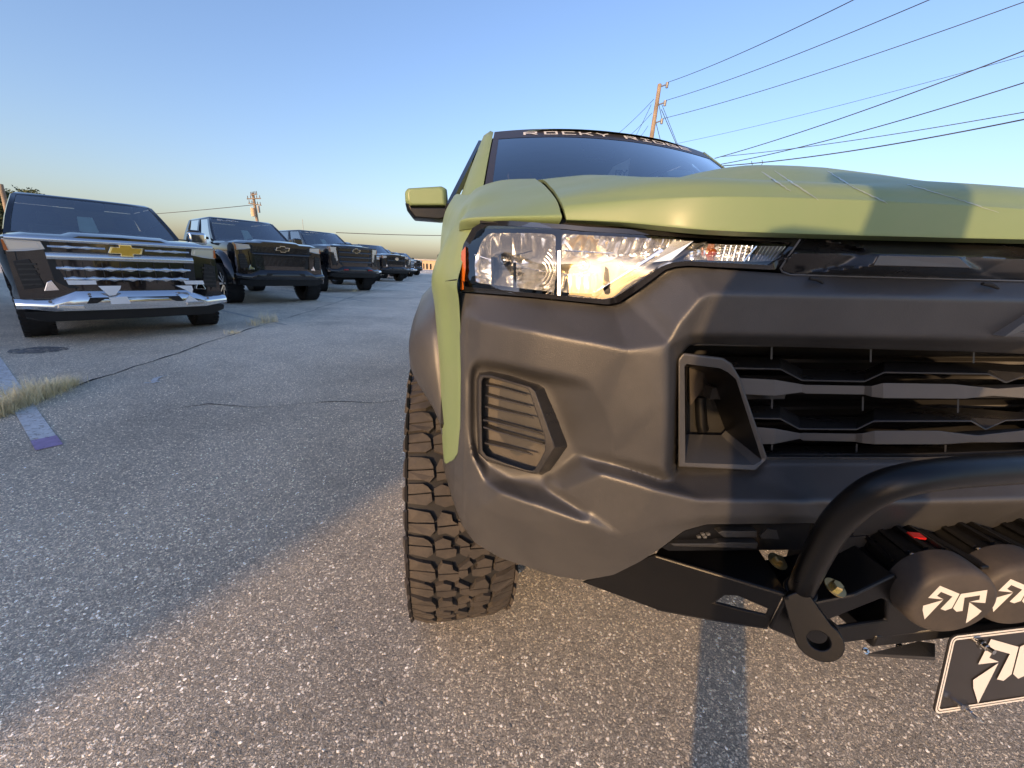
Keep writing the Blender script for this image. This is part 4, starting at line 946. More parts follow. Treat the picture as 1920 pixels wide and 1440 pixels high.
# roof and pillars
def side(t, y): return lerp(.945, .70, t)
mb = MB(); rows = []
for y, z, xh in [(2.64, 1.905, .66), (2.70, 1.918, .68), (2.95, 1.928, .69), (3.5, 1.928, .69), (3.95, 1.92, .68), (4.02, 1.87, .67)]:
    rows.append([Vector((CC+s*(xh+.04), y-.13*(1-s*s)*max(0, (2.95-y)/.31), z-(.055*abs(s)**4)+.012*(1-s*s))) for s in (-1, -.9, -.6, -.3, 0, .3, .6, .9, 1)])
grid('roof', rows, M['green'], smooth=60)
for sgn in (-1, 1):
    def SX(p): return Vector((C+sgn*p[0], p[1], p[2]))
    # A pillar (wide, body colour)
    a0 = [(.765 if sgn < 0 else .85, 1.90, 1.39), (.80 if sgn < 0 else .86, 1.93, 1.39), (.86, 2.05, 1.40), (.87, 2.16, 1.40)]; a1 = [(.648+.08*(sgn > 0), 2.645, 1.895), (.665+.08*(sgn > 0), 2.66, 1.905), (.70+.05*(sgn > 0), 2.74, 1.90), (.705+.05*(sgn > 0), 2.80, 1.89)]
    mb = MB(); rg = [[SX([lerp(a[i], b[i], t)+(.012*math.sin(math.pi*t) if i == 2 else 0) for i in range(3)]) for a, b in zip(a0, a1)] for t in [k/8 for k in range(9)]]
    rg = [r_+[SX(((r_[3].x-C)*sgn-.04, r_[3].y, r_[3].z)), SX(((r_[0].x-C)*sgn, r_[0].y+.05, r_[0].z))] for r_ in rg]
    mb.loft(rg); fixn(HM(mb, 'pillar', M['green'], smooth=50))
    # doors: lower skin, window, frame
    for nm, y0, y1, ty0, ty1 in [('door', 2.06, 3.12, 2.86, 3.14), ('door', 3.13, 3.98, 3.16, 3.86)]:
        lo = [(.93, y0, .62), (.93, y1, .62)]; mid = [(.945, y0, 1.0), (.945, y1, 1.0)]; be = [(.915, y0, 1.38), (.915, y1, 1.40)]
        mb = MB(); rg = [[SX(p) for p in (a, b)]+[SX((b[0]-.06, b[1], b[2])), SX((a[0]-.06, a[1], a[2]))] for a, b in (lo, mid, be)]
        mb.loft(rg); d_ = fixn(HM(mb, nm, M['green'], smooth=40, bev=.006))
        mb = MB(); mb.extr([SX((.90, y0+.05, 1.40)), SX((.90, y1-.03, 1.41)), SX((.715, ty1-.02, 1.86)), SX((.72, ty0, 1.86))], (-sgn*.005, 0, 0)); fixn(HM(mb, 'window', M['tint'], d_, smooth=0))
        mb = MB()
        for a, b in [((.905, y0+.02, 1.39), (.712, ty0, 1.885)), ((.712, ty0, 1.885), (.708, ty1, 1.885)), ((.905, y1-.01, 1.40), (.708, ty1, 1.885))]: mb.tube([SX(a), SX(b)], .022, 6)
        HM(mb, 'window_frame', M['gloss'], d_, smooth=60)
        mb = MB(); mb.tube([SX((.955, y1-.28, 1.17)), SX((.985, y1-.25, 1.175)), SX((.985, y1-.1, 1.18)), SX((.955, y1-.07, 1.18))], .014, 8); HM(mb, 'handle', M['valance'], d_, smooth=60)
    mb = MB(); rg = [[SX((.93, y, .64)), SX((.942, y, 1.0)), SX((.936, y, 1.13)), SX((.88, y, 1.13)), SX((.88, y, .64))] for y in (1.60, 2.052)]; mb.loft(rg); fixn(HM(mb, 'fender_rear', M['green'], smooth=40))
    mb = MB(); rg = [[SX((.93, y, .62)), SX((.945, y, 1.0)), SX((.93, y, 1.36)), SX((.86, y, 1.36)), SX((.86, y, .62))] for y in (4.0, 4.02, 4.94, 5.0, 5.75)]
    mb.loft([rg[0], rg[1], rg[4]]); fixn(HM(mb, 'bed_side', M['green'], smooth=40))
mb = MB(); mb.box(C-.93, C+.93, 5.72, 5.80, .6, 1.36); HM(mb, 'tailgate', M['green'], smooth=0, bev=.02)
mb = MB(); mb.box(C-.70, C+.70, 3.96, 4.0, .95, 1.88); HM(mb, 'rear_panel', M['interior'], smooth=0)
mb = MB(); mb.box(C-.40, C-.28, 1.0, 5.6, .5, .62); mb.box(C+.28, C+.40, 1.0, 5.6, .5, .62); mb.cyl((C-.75, AY, AZ), (C+.75, AY, AZ), .05, 12); HM(mb, 'chassis', M['bay'], smooth=0)
# cowl between bonnet and windscreen
mb = MB(); mb.box(.16, 2*C-.16, 1.80, 2.0, 1.30, 1.375); HM(mb, 'cowl', M['valance'], smooth=0, bev=.01)

# --- steel front bumper
z7 = ZZ(1080, 900, 2.2857)
def Q(zx, zy, Y): return at(*z7(zx, zy), Y=Y)
# tube bar
tp = [(1500, 1108, .405), (1512, 1082, .392), (1535, 1035, .372), (1565, 985, .350), (1600, 948, .333), (1645, 917, .320), (1700, 899, .312), (1780, 887, .308), (1880, 880, .306)]
pts = [at(a, b, Y=c_) for a, b, c_ in tp]; pts = catmull(pts, 5)
last = pts[-1]; pts.append(Vector((C, .305, last.z+.002)))
full = pts+[Vector((2*C-p.x, p.y, p.z)) for p in reversed(pts[:-1])]
mb = MB(); mb.tube(full, .0174, 24); HM(mb, 'bull_bar', M['powder'], smooth=80)
b0 = pts[0]; d0 = (pts[1]-pts[0]).normalized(); mb = MB(); ringp = []
e1 = d0.cross(Vector((0, 1, 0))).normalized(); e2 = d0.cross(e1)
bp_ = [b0+d0*.004+(e1*math.cos(a)+e2*math.sin(a))*.0184 for a in (2*math.pi*k/26 for k in range(27))]
mb.tube(bp_, .0035, 7); HM(mb, 'weld_bead', M['powder'], sym='two', smooth=60)
def plate(name, poly, th, mt=M['powder'], hole=None, sym='two', bev=.003):
    P = [Vector(p) for p in poly]; n = (P[1]-P[0]).cross(P[2]-P[0]).normalized()
    if n.dot(CPOS-P[0]) < 0: n = -n
    o_ = P[0]; ax1 = (P[1]-P[0]).normalized(); ax2 = n.cross(ax1)
    P2 = [Vector(((p-o_).dot(ax1), (p-o_).dot(ax2))) for p in P]; loops = [P2]
    if hole:
        Hh = []
        for h_ in hole:   # project along view to the plate
            d = (Vector(h_)-CPOS); t = (o_-CPOS).dot(n)/d.dot(n); h3 = CPOS+d*t; Hh.append(Vector(((h3-o_).dot(ax1), (h3-o_).dot(ax2))))
        loops.append(Hh)
    pts_ = [p for l in loops for p in l]; ed = []; k = 0
    for l in loops: ed += [(k+i, k+(i+1) % len(l)) for i in range(len(l))]; k += len(l)
    r = delaunay_2d_cdt(pts_, ed, [], 0, 1e-6); vv = r[0]; T_ = []
    for f in r[2]:
        c_ = sum((vv[i] for i in f), Vector((0, 0)))/len(f)
        if inside(c_, P2) and not (hole and inside(c_, loops[1])): T_.append(tuple(f))
    V = [o_+ax1*v.x+ax2*v.y for v in vv]; nv = len(V); V += [v-n*th for v in V]
    F = list(T_)+[tuple(i+nv for i in reversed(f)) for f in T_]; ec = {}
    for f in T_:
        for a, b in zip(f, f[1:]+f[:1]): ec.setdefault(frozenset((a, b)), []).append((a, b))
    for e in ec.values():
        if len(e) == 1: a, b = e[0]; F.append((b, a, a+nv, b+nv))
    mbx = MB(); mbx.add(V, F); o = HM(mbx, name, mt, sym=sym, smooth=0, bev=bev)
    for q in (o if isinstance(o, tuple) else (o,)): fixn(q)
    return o
YL = .60; YC = .395
front = [Q(25, 440, .62), Q(335, 322, .545), Q(893, 490, YC), Q(822, 640, .41), Q(600, 606, .46), Q(350, 560, .53)]
# make planar through three points
def planar(P, ref):
    a, b, c_ = ref; n = (b-a).cross(c_-a).normalized(); o_ = []
    for p in P:
        d = p-CPOS; o_.append(CPOS+d*((a-CPOS).dot(n)/d.dot(n)))
    return o_
fp = planar(front, (front[0], front[2], front[3]))
slot = [Q(596, 528, .45), Q(640, 497, .45), Q(692, 499, .45), Q(822, 555, .45), Q(812, 582, .45), Q(700, 556, .45)]
plate('wing_plate', fp, .006, hole=slot)
tp_ = [fp[1], fp[2], Q(905, 475, YC+.005), Q(765, 352, .50), Q(430, 290, .60)]
plate('wing_top', [p+Vector((0, 0, -.001)) for p in tp_], .005)
dn = Vector((.004, .035, -.022))
mb = MB(); mb.hexa([fp[5], fp[4], fp[4]+dn, fp[5]+dn], [p+Vector((0, .004, .004)) for p in (fp[5], fp[4], fp[4]+dn, fp[5]+dn)]); mb.hexa([fp[4], fp[3], fp[3]+dn, fp[4]+dn], [p+Vector((0, .004, .004)) for p in (fp[4], fp[3], fp[3]+dn, fp[4]+dn)])
for q in HM(mb, 'wing_lip', M['powder'], sym='two', smooth=0): fixn(q)
rf = [Q(905, 500, YC), Q(985, 535, .385), Q(1195, 492, .375), Q(1370, 408, .37), Q(1402, 432, .369), Q(1392, 560, .37), Q(1480, 622, .366), Q(1560, 625, .364), Q(1450, 660, .37), Q(1150, 700, .385), Q(1030, 725, .39), Q(830, 640, .40)]
rf = planar(rf, (rf[0], rf[3], rf[9])); win = [Q(1090, 598, .38), Q(1310, 510, .37), Q(1332, 520, .37), Q(1330, 602, .37), Q(1130, 632, .38)]
plate('center_plate', rf, .006, hole=win)
tt = [rf[1]+Vector((0, .001, 0)), rf[2]+Vector((0, .001, 0)), rf[3]+Vector((0, .001, 0)), Q(1185, 270, .50), Q(770, 348, .50), Q(905, 478, .40)]
plate('bracket_top', planar(tt, (tt[0], tt[2], tt[4])), .006)
mb = MB(); mb.box(rf[4].x+.005, C, .375, .44, rf[8].z-.03, rf[8].z-.005); HM(mb, 'cross_beam', M['powder'], sym='join', smooth=0, bev=.004)
mb = MB(); mb.box(rf[4].x-.03, C, .44, .52, rf[8].z-.02, rf[3].z+.01); HM(mb, 'rear_beam', M['bay'], sym='join', smooth=0)
# recovery tab
tc_ = Q(1035, 675, .365); arm = Q(905, 500, YC)
ctr = tc_; n_out = (CPOS-ctr); n_out = Vector((-.55, -.70, .25)).normalized()
e1 = (arm-ctr); e1 = (e1-n_out*e1.dot(n_out)); La = e1.length; e1 = e1.normalized(); e2 = n_out.cross(e1)
Rt = .030; outl = []
outl += [(La*1.02, Rt*.35), (La*.55, Rt*.98)] if False else []
poly2 = [(La*1.0, Rt*.22)]+[(Rt*math.cos(a), Rt*math.sin(a)) for a in (R(62+k*236/16) for k in range(17))]+[(La*1.0, -Rt*.9)]
hol2 = [(.0135*math.cos(a), .0135*math.sin(a)) for a in (2*math.pi*k/20 for k in range(20))]
P3 = [ctr+e1*a+e2*b for a, b in poly2]; H3 = [ctr+e1*a+e2*b for a, b in hol2]
pts_ = [Vector(p) for p in poly2+hol2]; k1 = len(poly2); ed = [(i, (i+1) % k1) for i in range(k1)]+[(k1+i, k1+(i+1) % 20) for i in range(20)]
r = delaunay_2d_cdt(pts_, ed, [], 0, 1e-7); T_ = []
for f in r[2]:
    c_ = sum((r[0][i] for i in f), Vector((0, 0)))/len(f)
    if inside(c_, poly2) and not inside(c_, hol2): T_.append(tuple(f))
V = [ctr+e1*v.x+e2*v.y+n_out*.009 for v in r[0]]; nv = len(V); V += [v-n_out*.020 for v in V]
F = T_+[tuple(i+nv for i in reversed(f)) for f in T_]; ec = {}
for f in T_:
    for a, b in zip(f, f[1:]+f[:1]): ec.setdefault(frozenset((a, b)), []).append((a, b))
F += [(e[0][1], e[0][0], e[0][0]+nv, e[0][1]+nv) for e in ec.values() if len(e) == 1]
for q in H('recovery_tab', V, F, M['powder'], sym='two', smooth=30, bev=.0015): fixn(q)
# gold bolts
def bolt(p, up, r_=.0075, mt=M['zinc'], hgt=.008, nm='bolt'):
    up = Vector(up).normalized(); mb = MB(); mb.revolve([(0, .002), (r_*1.7, .002), (r_*1.7, 0)], p, up, 20)
    mb.revolve([(0, .002+hgt), (r_*.8, .002+hgt), (r_, .001+hgt*.8), (r_, .0)], p, up, 6); return fixn(HM(mb, nm, mt, sym='two', smooth=25)[0])
bolt(Q(862, 350, .445), (.1, -.35, 1), .0085); bolt(Q(1108, 462, .385), (.1, -.35, 1), .0085)
bolt(Q(1385, 716, .40), (0, -.6, .5), .004, M['steel'], .004); bolt(Q(1238, 731, .40), (0, -.6, .5), .003, M['steel'], .004)
mb = MB(); mb.hexa([Q(1245, 745, .40), Q(1470, 690, .385), Q(1540, 700, .385), Q(1540, 760, .38)], [Q(1245, 755, .44), Q(1470, 700, .44), Q(1540, 710, .44), Q(1540, 775, .44)]); fixn(HM(mb, 'plate_bracket', M['powder'], smooth=0, bev=.002))

# RR mark
LG = [[(-.764, .9), (-.02, .58), (-.02, -.19), (-.184, -.35), (-.364, -.28), (-.196, .41), (-.632, .60), (-.692, .376), (-.424, .22), (-.932, .23)], [(-.43, .19), (-.964, -.2), (-.912, -.43), (-.692, -.92)]]
def mark(fn, parent, mt, two=True):
    for i, p in enumerate(LG):
        for sg in (-1, 1):
            pl = [(u if sg < 0 else -u, v if sg < 0 else v) for u, v in p]
            r = delaunay_2d_cdt([Vector(q) for q in pl], [(k, (k+1) % len(pl)) for k in range(len(pl))], [], 0, 1e-6)
            T_ = [tuple(f) for f in r[2] if inside(sum((r[0][k] for k in f), Vector((0, 0)))/len(f), pl)]
            V = [fn(v.x, v.y) for v in r[0]]; a, b, c_ = (V[k] for k in T_[0])
            if (b-a).cross(c_-a).dot(Vector((0, -1, 0))) < 0: T_ = [tuple(reversed(f)) for f in T_]
            H('printed_mark', V, T_, mt, parent, smooth=0)
# auxiliary lamps
LZ = at(1770, 1106, Y=.37); LX0 = .717; LZc = .698
for k in range(4):
    x = C-.183+k*.122; o_ = Vector((x, .360, LZc)); axd = Vector((-.22, -1, -.04)).normalized()
    mb = MB(); rr = .0575
    mb.revolve([(0, .030), (rr*.86, .030), (rr*.95, .027), (rr, .020), (rr*1.015, 0), (rr, -.012), (rr*.9, -.012)], o_, axd, 40)
    cap = fixn(HM(mb, 'fog_lamp', M['cover'], smooth=40))
    ex = Vector((0, 0, 1)).cross(axd).normalized()
    if ex.x < 0: ex = -ex
    ez = axd.cross(ex); ez = ez if ez.z > 0 else -ez
    mark(lambda u, v: o_+axd*.0304+ex*(u*.040)+ez*(v*.034), cap, M['white'])
    mb = MB(); mb.revolve([(0, -.10), (rr*.72, -.10), (rr*.80, -.06), (rr*.92, -.013), (0, -.013)], o_, axd, 28)
    for q in range(14):
        a = 2*math.pi*q/14; d = ex*math.cos(a)+ez*math.sin(a); s_ = ex*(-math.sin(a))+ez*math.cos(a)
        mb.hexa([o_+d*rr*.7+s_*.004-axd*.02, o_+d*rr*.98+s_*.003-axd*.02, o_+d*rr*.9+s_*.003-axd*.085, o_+d*rr*.6+s_*.004-axd*.09], [o_+d*rr*.7-s_*.004-axd*.02, o_+d*rr*.98-s_*.003-axd*.02, o_+d*rr*.9-s_*.003-axd*.085, o_+d*rr*.6-s_*.004-axd*.09])
    fixn(HM(mb, 'lamp_body', M['powder'], cap, smooth=20))
    mb = MB(); c0 = o_-ex*.004+ez*.052-axd*.045; mb.hexa([c0+ex*a+axd*b for a, b in ((-.009, -.006), (.009, -.006), (.009, .006), (-.009, .006))], [c0+ex*a+axd*b+ez*.003 for a, b in ((-.009, -.006), (.009, -.006), (.009, .006), (-.009, .006))]); k == 0 and fixn(HM(mb, 'red_tag', M['red'], cap, smooth=0))
    mb = MB(); mb.revolve([(0, .004), (.003, .003), (.004, 0)], o_-ex*.030+ez*.040-axd*.016, ez-ex*.4, 12); fixn(HM(mb, 'screw', M['steel'], cap, smooth=40))
    mb = MB(); mb.box(x+.054, x+.068, .35, .47, LZc+.034, LZc+.040); HM(mb, 'lamp_bracket', M['powder'], cap, smooth=0, bev=.002)
# number plate
pw, ph = .285, .143
PO = Vector((.905, .3445, .5325)); tilt = R(8)
pex = Vector((1, 0.0, 0)).normalized(); pez = Vector((0, math.sin(tilt), math.cos(tilt))); pn = pex.cross(pez)
def PP(u, v, d=0.): return PO+pex*u+pez*v+pn*d
def rrect(w_, h_, r_, n=5):
    o_ = []
    for cx, cy, a0 in ((w_/2-r_, h_/2-r_, 0), (-w_/2+r_, h_/2-r_, 90), (-w_/2+r_, -h_/2+r_, 180), (w_/2-r_, -h_/2+r_, 270)):
        o_ += [(cx+r_*math.cos(R(a0+90*k/n)), cy+r_*math.sin(R(a0+90*k/n))) for k in range(n+1)]
    return o_
mb = MB(); mb.extr([PP(u, v, 0) for u, v in rrect(pw, ph, .012)], pn*-.002); pl_ = fixn(HM(mb, 'number_plate', M['plateblack'], smooth=0, bev=.0006))
if pn.y > 0: pn = -pn
def border(w0, h0, r0, w1, h1, r1, mt):
    A = [PP(u, v)+pn*.0012 for u, v in rrect(w0, h0, r0)]; B = [PP(u, v)+pn*.0012 for u, v in rrect(w1, h1, r1)]
    mb = MB(); mb.loft([A, B], True, False); HM(mb, 'plate_border', mt, pl_, smooth=0)
border(pw-.002, ph-.002, .011, pw-.008, ph-.008, .0085, M['platewhite']); border(pw-.011, ph-.011, .0075, pw-.017, ph-.017, .005, M['platewhite'])
mark(lambda u, v: PP(u*.082, v*.066-.002)+pn*.0013, pl_, M['platewhite'])
for u, v in ((-.099, .061), (-.099, -.056), (.099, .061), (.099, -.056)):
    p = PP(u, v); mb = MB(); mb.cyl(p+pn*.0, p+pn*.026, .0038, 10); mb.revolve([(0, .004), (.0075, .004), (.0075, .0), (0, 0)], p+pn*.009, pn, 6); mb.revolve([(0, .004), (.0055, .004), (.0055, 0), (0, 0)], p+pn*.014, pn, 14); fixn(HM(mb, 'plate_screw', M['steel'], pl_, smooth=30))
# ------------------------------------------------------------------ the row of parked trucks
M['carglass'] = glass('car_glass', (.66, .78, .76), 1.0, k=2.6, k0=.14)
def wheel_local(parent, x, y, Rr, Wd, spokes, rimmat, side, cutmat, steer=0.):
    w_ = bpy.data.objects.new('wheel', None); link(w_); w_.parent = parent; w_.location = (x, y, Rr); w_.rotation_euler = (0, 0, steer); w_.empty_display_size = .1
    prof = [(.52*Rr, -.38*Wd), (.60*Rr, -.45*Wd), (.76*Rr, -.52*Wd), (.9*Rr, -.51*Wd), (.965*Rr, -.47*Wd), (.99*Rr, -.36*Wd), (Rr, -.15*Wd)]
    prof = prof+[(r_, -a) for r_, a in reversed(prof)]
    mb = MB(); mb.revolve(prof, (0, 0, 0), (0, 1, 0), 44)
    mb.V = [Vector((v.x, v.y, max(v.z, -Rr+.0005))) for v in mb.V]
    fixn(mb.build('tyre', M['rubber_dark'], w_, smooth=40))
    mb = MB()
    for k in range(34):                                             # shoulder lugs
        a = 2*math.pi*k/34
        for sg in (-1, 1):
            c0, c1 = a, a+.10; q = []
            for aa, rr in ((c0, .93), (c1, .93), (c1, 1.012), (c0, 1.012)): q.append((aa, rr*Rr))
            A = [Vector((rr*math.cos(aa), sg*.53*Wd, max(rr*math.sin(aa), -Rr+.001))) for aa, rr in q]; B = [Vector((p.x, sg*.30*Wd, p.z)) for p in A]
            mb.hexa(A, B)
    tag(fixn(mb.build('tread_lugs', M['rubber_dark'], w_, smooth=0)), kind='stuff')
    s_ = side; mb = MB()
    mb.revolve([(0, s_*.10*Wd), (.54*Rr, s_*.02*Wd), (.56*Rr, s_*.40*Wd), (.60*Rr, s_*.46*Wd), (.58*Rr, s_*.42*Wd)], (0, 0, 0), (0, 1, 0), 40)
    mb.revolve([(0, s_*.36*Wd), (.10*Rr, s_*.36*Wd), (.13*Rr, s_*.28*Wd), (.13*Rr, 0)], (0, 0, 0), (0, 1, 0), 20)
    fixn(mb.build('rim', rimmat, w_, smooth=40))
    for k in range(spokes):
        a = 2*math.pi*k/spokes; d = Vector((math.cos(a), 0, math.sin(a))); t = Vector((-math.sin(a), 0, math.cos(a))); yv = Vector((0, s_, 0)); mb = MB()
        A = [d*.10*Rr+t*.06*Rr+yv*.33*Wd, d*.10*Rr-t*.06*Rr+yv*.33*Wd, d*.10*Rr-t*.05*Rr+yv*.12*Wd, d*.10*Rr+t*.05*Rr+yv*.12*Wd]
        B = [d*.56*Rr+t*.10*Rr+yv*.42*Wd, d*.56*Rr-t*.03*Rr+yv*.42*Wd, d*.56*Rr-t*.03*Rr+yv*.25*Wd, d*.56*Rr+t*.10*Rr+yv*.25*Wd]
        mb.hexa(A, B); fixn(mb.build('spoke', rimmat, w_, smooth=0))
        mb = MB(); e = yv*.004
        mb.add([A[0]+e, A[0]*.3+A[1]*.7+e, B[0]*.25+B[1]*.75+e, B[0]+e], [(0, 1, 2, 3)]); fixn(mb.build('milled_edge', cutmat, w_, smooth=0))
    return w_
_shell_cache = {}
def truck(label, mid, heading, st):
    R_ = st.get('R', .40); lift = st.get('lift', 0.); hd = st.get('hd', .15); W = 1.03; xa, xr = -.98, -4.70
    fwd = Vector((math.cos(heading), math.sin(heading), 0)); org = Vector((mid[0], mid[1], 0))-fwd*xa
    root = tag(empty('pickup_truck', org, heading), label, 'pickup truck', 'black pickup trucks parked in the row')
    L = lift; paint = st.get('paint', M['black']); chrome = st.get('chrome', False); det = st.get('detail', 2)
    # body shell with wheel openings cut out
    key = (L, hd, R_)
    if key not in _shell_cache:
        stn = [(-.10, .88, .66, 1.10, 1.13), (-.22, .97, .62, 1.125, 1.165), (-.5, 1.015, .50, 1.15, 1.20), (-.9, W, .46, 1.17, 1.235), (-1.25, W, .45, 1.185, 1.26), (-1.62, W, .45, 1.20, 1.275), (-1.75, W, .44, 1.21, 1.24), (-3.9, W, .44, 1.23, 1.25), (-4.2, W, .46, 1.25, 1.27), (-5.7, W, .55, 1.27, 1.29), (-5.86, 1.0, .60, 1.26, 1.28)]
        rg = []
        for x, w_, zb, zs, zt in stn:
            h_ = hd*interp([(-5.9, .3), (-1.75, .42), (-1.62, .62), (-.9, .80), (-.1, 1.0)], x)
            zs += h_; zt += h_
            dome = .035 if x > -1.7 else 0
            half = [(0, zb), (w_*.93, zb), (w_*.985, zb+.10), (w_*.97, zb+.22), (w_, zs-.22), (w_*.995, zs-.08), (w_*.96, zs-.01), (w_*.80, zt), (w_*.50, zt+.004), (w_*.42, zt+dome), (0, zt+dome+.01)]
            ring_ = [Vector((x, y, z+L)) for y, z in half]+[Vector((x, -y, z+L)) for y, z in reversed(half[1:-1])]
            rg.append(ring_)
        mb = MB(); mb.loft(rg); tmp = fixn(mb.build('body', paint, None, smooth=45))
        cut = MB()
        for ax in (xa, xr):
            for sg in (-1, 1):
                rr = R_*1.02+.075+max(0, L-.05)*.35
                cut.revolve([(0, sg*.62), (rr, sg*.62), (rr, sg*1.2), (0, sg*1.2)], (ax, 0, max(R_, .40)+L*.55+.04), (0, 1, 0), 32)
        co = fixn(cut.build('cutter', M['bay'], None, smooth=0))
        bo_ = tmp.modifiers.new('b', 'BOOLEAN'); bo_.object = co; bo_.operation = 'DIFFERENCE'; bo_.solver = 'EXACT'
        bpy.context.view_layer.update(); dg = bpy.context.evaluated_depsgraph_get(); me = bpy.data.meshes.new_from_object(tmp.evaluated_get(dg)); me.name = 'body'
        bpy.data.objects.remove(tmp); bpy.data.objects.remove(co)
        for p in me.polygons: p.use_smooth = True
        me.set_sharp_from_angle(angle=R(38)); _shell_cache[key] = me
    me = _shell_cache[key]
    if paint != M['black']:
        me = me.copy(); me.materials.clear(); me.materials.append(paint)
    body = bpy.data.objects.new('body', me); link(body); body.parent = root
    def B_(mb, nm, mt, parent=None, **kw): o = mb.build(nm, mt, parent or root, **kw); return fixn(o)
    # wheel arch trims
    if st.get('flare'):
        for sg in (-1, 1):
            mb = MB(); rr = R_*1.02+.075+max(0, L-.05)*.35; cz = max(R_, .40)+L*.55+.04; rg = []
            for k in range(21):
                th = R(-8+196*k/20); c_, s_ = math.cos(th), math.sin(th)
                rg.append([Vector((xa+c_*q, sg*y, cz+s_*q)) for q, y in ((rr-.005, .98), (rr, 1.10), (rr+.035, 1.11), (rr+.09, 1.055), (rr+.10, .98))])
            mb.loft(rg); B_(mb, 'wheel_arch_flare', M['black'], smooth=40)
    # cab
    zb_, zt_ = 1.22+L, 1.89+L
    P0 = {'f': -1.50, 'r': -4.18, 'w': .955}; P1 = {'f': -2.32, 'r': -3.98, 'w': .745}
    def cabp(x_f, w_f, t): # t height fraction
        f_ = lerp(P0['f'], P1['f'], t); r_ = lerp(P0['r'], P1['r'], t); w_ = lerp(P0['w'], P1['w'], t**1.15); return Vector((lerp(f_, r_, x_f), w_*w_f, lerp(zb_, zt_, t)))
    def bow(v, t): return Vector((v.x+.10*(1-(v.y/lerp(P0['w'], P1['w'], t))**2)*max(0, 1-abs(v.x-lerp(P0['f'], P1['f'], t))/.4), v.y, v.z))
    mb = MB(); rg = []
    for zz, ins in ((zt_-.03, .0), (zt_, .03), (zt_+.025, .10), (zt_+.032, .25)):
        rg.append([Vector((bow(cabp(a, 1, 1), 1).x if False else lerp(P1['f'], P1['r'], a)+ins*(1 if a > .5 else -1)*(1 if abs(a-.5) > .49 else 0)+.09*(1-b*b)*(1 if a < .01 else 0), b*(P1['w']-ins*.6), zz)) for a, b in ((0, -1), (0, -.6), (0, 0), (0, .6), (0, 1), (.5, 1), (1, 1), (1, -1), (.5, -1))])
    mb.loft(rg); B_(mb, 'roof', paint, smooth=40)
    for sg in (-1, 1):
        for nm, f0, f1 in (('pillar', (-.012, .045), (-.01, .05)), ('pillar', (.455, .50), (.42, .47)), ('pillar', (.90, 1.0), (.93, 1.0))):
            mb = MB(); A = [cabp(f0[0], sg*.99, 0), cabp(f0[1], sg*1.0, 0), cabp(f0[1], sg*.94, 0), cabp(f0[0], sg*.93, 0)]; B = [cabp(f1[0], sg*.99, .98), cabp(f1[1], sg*1.0, .98), cabp(f1[1], sg*.94, .98), cabp(f1[0], sg*.93, .98)]
            mb.loft([[lerp(a, b, t)+Vector((0, sg*.02*math.sin(math.pi*t), 0)) for a, b in zip(A, B)] for t in (0, .25, .5, .75, 1)]); B_(mb, nm, paint, smooth=40)
        for f0, f1, g0, g1 in ((.05, .455, .05, .42), (.50, .90, .47, .93)):
            mb = MB(); q = [cabp(f0, sg*.97, .02), cabp(f1, sg*.97, .02), cabp(g1, sg*.97, .95), cabp(g0, sg*.97, .95)]; mb.extr(q, (0, sg*.004, 0)); B_(mb, 'window', M['carglass'], smooth=0)
        mb = MB(); mb.box(-4.15, -1.55, sg*.90-.02, sg*.90+.02, zb_-.05, zb_+.03); B_(mb, 'belt_line', paint, smooth=0)
        # seams and handles
        for x in (-1.66, -2.75, -3.72):
            mb = MB(); mb.box(x-.004, x+.004, sg*1.026-.004, sg*1.026+.006, .62+L, 1.16+L); B_(mb, 'door_seam', M['bay'], smooth=0)
        for x in (-2.55, -3.60):
            mb = MB(); mb.box(x-.11, x+.11, sg*1.04-.015, sg*1.04+.015, 1.06+L, 1.09+L); B_(mb, 'door_handle', M['chrome'] if chrome else M['black'], smooth=0, bev=.01)
    mb = MB(); n1 = 10; V = []
    for j in range(6):
        t = .03+.93*j/5
        for i in range(n1+1):
            s_ = -1+2*i/n1; V.append(Vector((lerp(P0['f'], P1['f'], t)+.11*(1-s_*s_), s_*lerp(P0['w'], P1['w'], t)*.965, lerp(zb_, zt_, t))))
    mb.add(V, [(j*(n1+1)+i, j*(n1+1)+i+1, (j+1)*(n1+1)+i+1, (j+1)*(n1+1)+i) for j in range(5) for i in range(n1)]); wsr = mb.build('windscreen', M['carglass'], root, smooth=180)
    def wpt(s_, t, d=.0): return Vector((lerp(P0['f'], P1['f'], t)+.11*(1-s_*s_)+d*.65, s_*lerp(P0['w'], P1['w'], t)*.965, lerp(zb_, zt_, t)+d*.75))
    mb = MB(); mb.box(-2.0, -1.5, -.9, .9, zb_-.2, zb_+.02); B_(mb, 'dashboard', M['interior'], smooth=0, bev=.03)
    for sg in (-1, 1):
        mb = MB(); mb.box(-2.75, -2.6, sg*.42-.24, sg*.42+.24, .9+L, 1.5+L); mb.box(-2.75, -2.66, sg*.42-.13, sg*.42+.13, 1.52+L, 1.70+L); B_(mb, 'seat', M['seat'], smooth=0, bev=.04)
    mb = MB(); mb.extr([Vector((lerp(P0['r'], P1['r'], t)+.03, y, lerp(zb_, zt_, t))) for y, t in ((-.9, .0), (.9, .0), (.72, .95), (-.72, .95))], (-.004, 0, 0)); B_(mb, 'rear_window', M['tint'], smooth=0)
    mb = MB(); mb.box(-3.9, -3.75, -.85, .85, .9+L, 1.55+L); B_(mb, 'rear_seat', M['seat'], smooth=0, bev=.04)
    mb = MB(); mb.box(-2.40, -2.22, -.16, .16, 1.74+L, 1.87+L); B_(mb, 'mirror_pod', M['interior'], smooth=0, bev=.03)
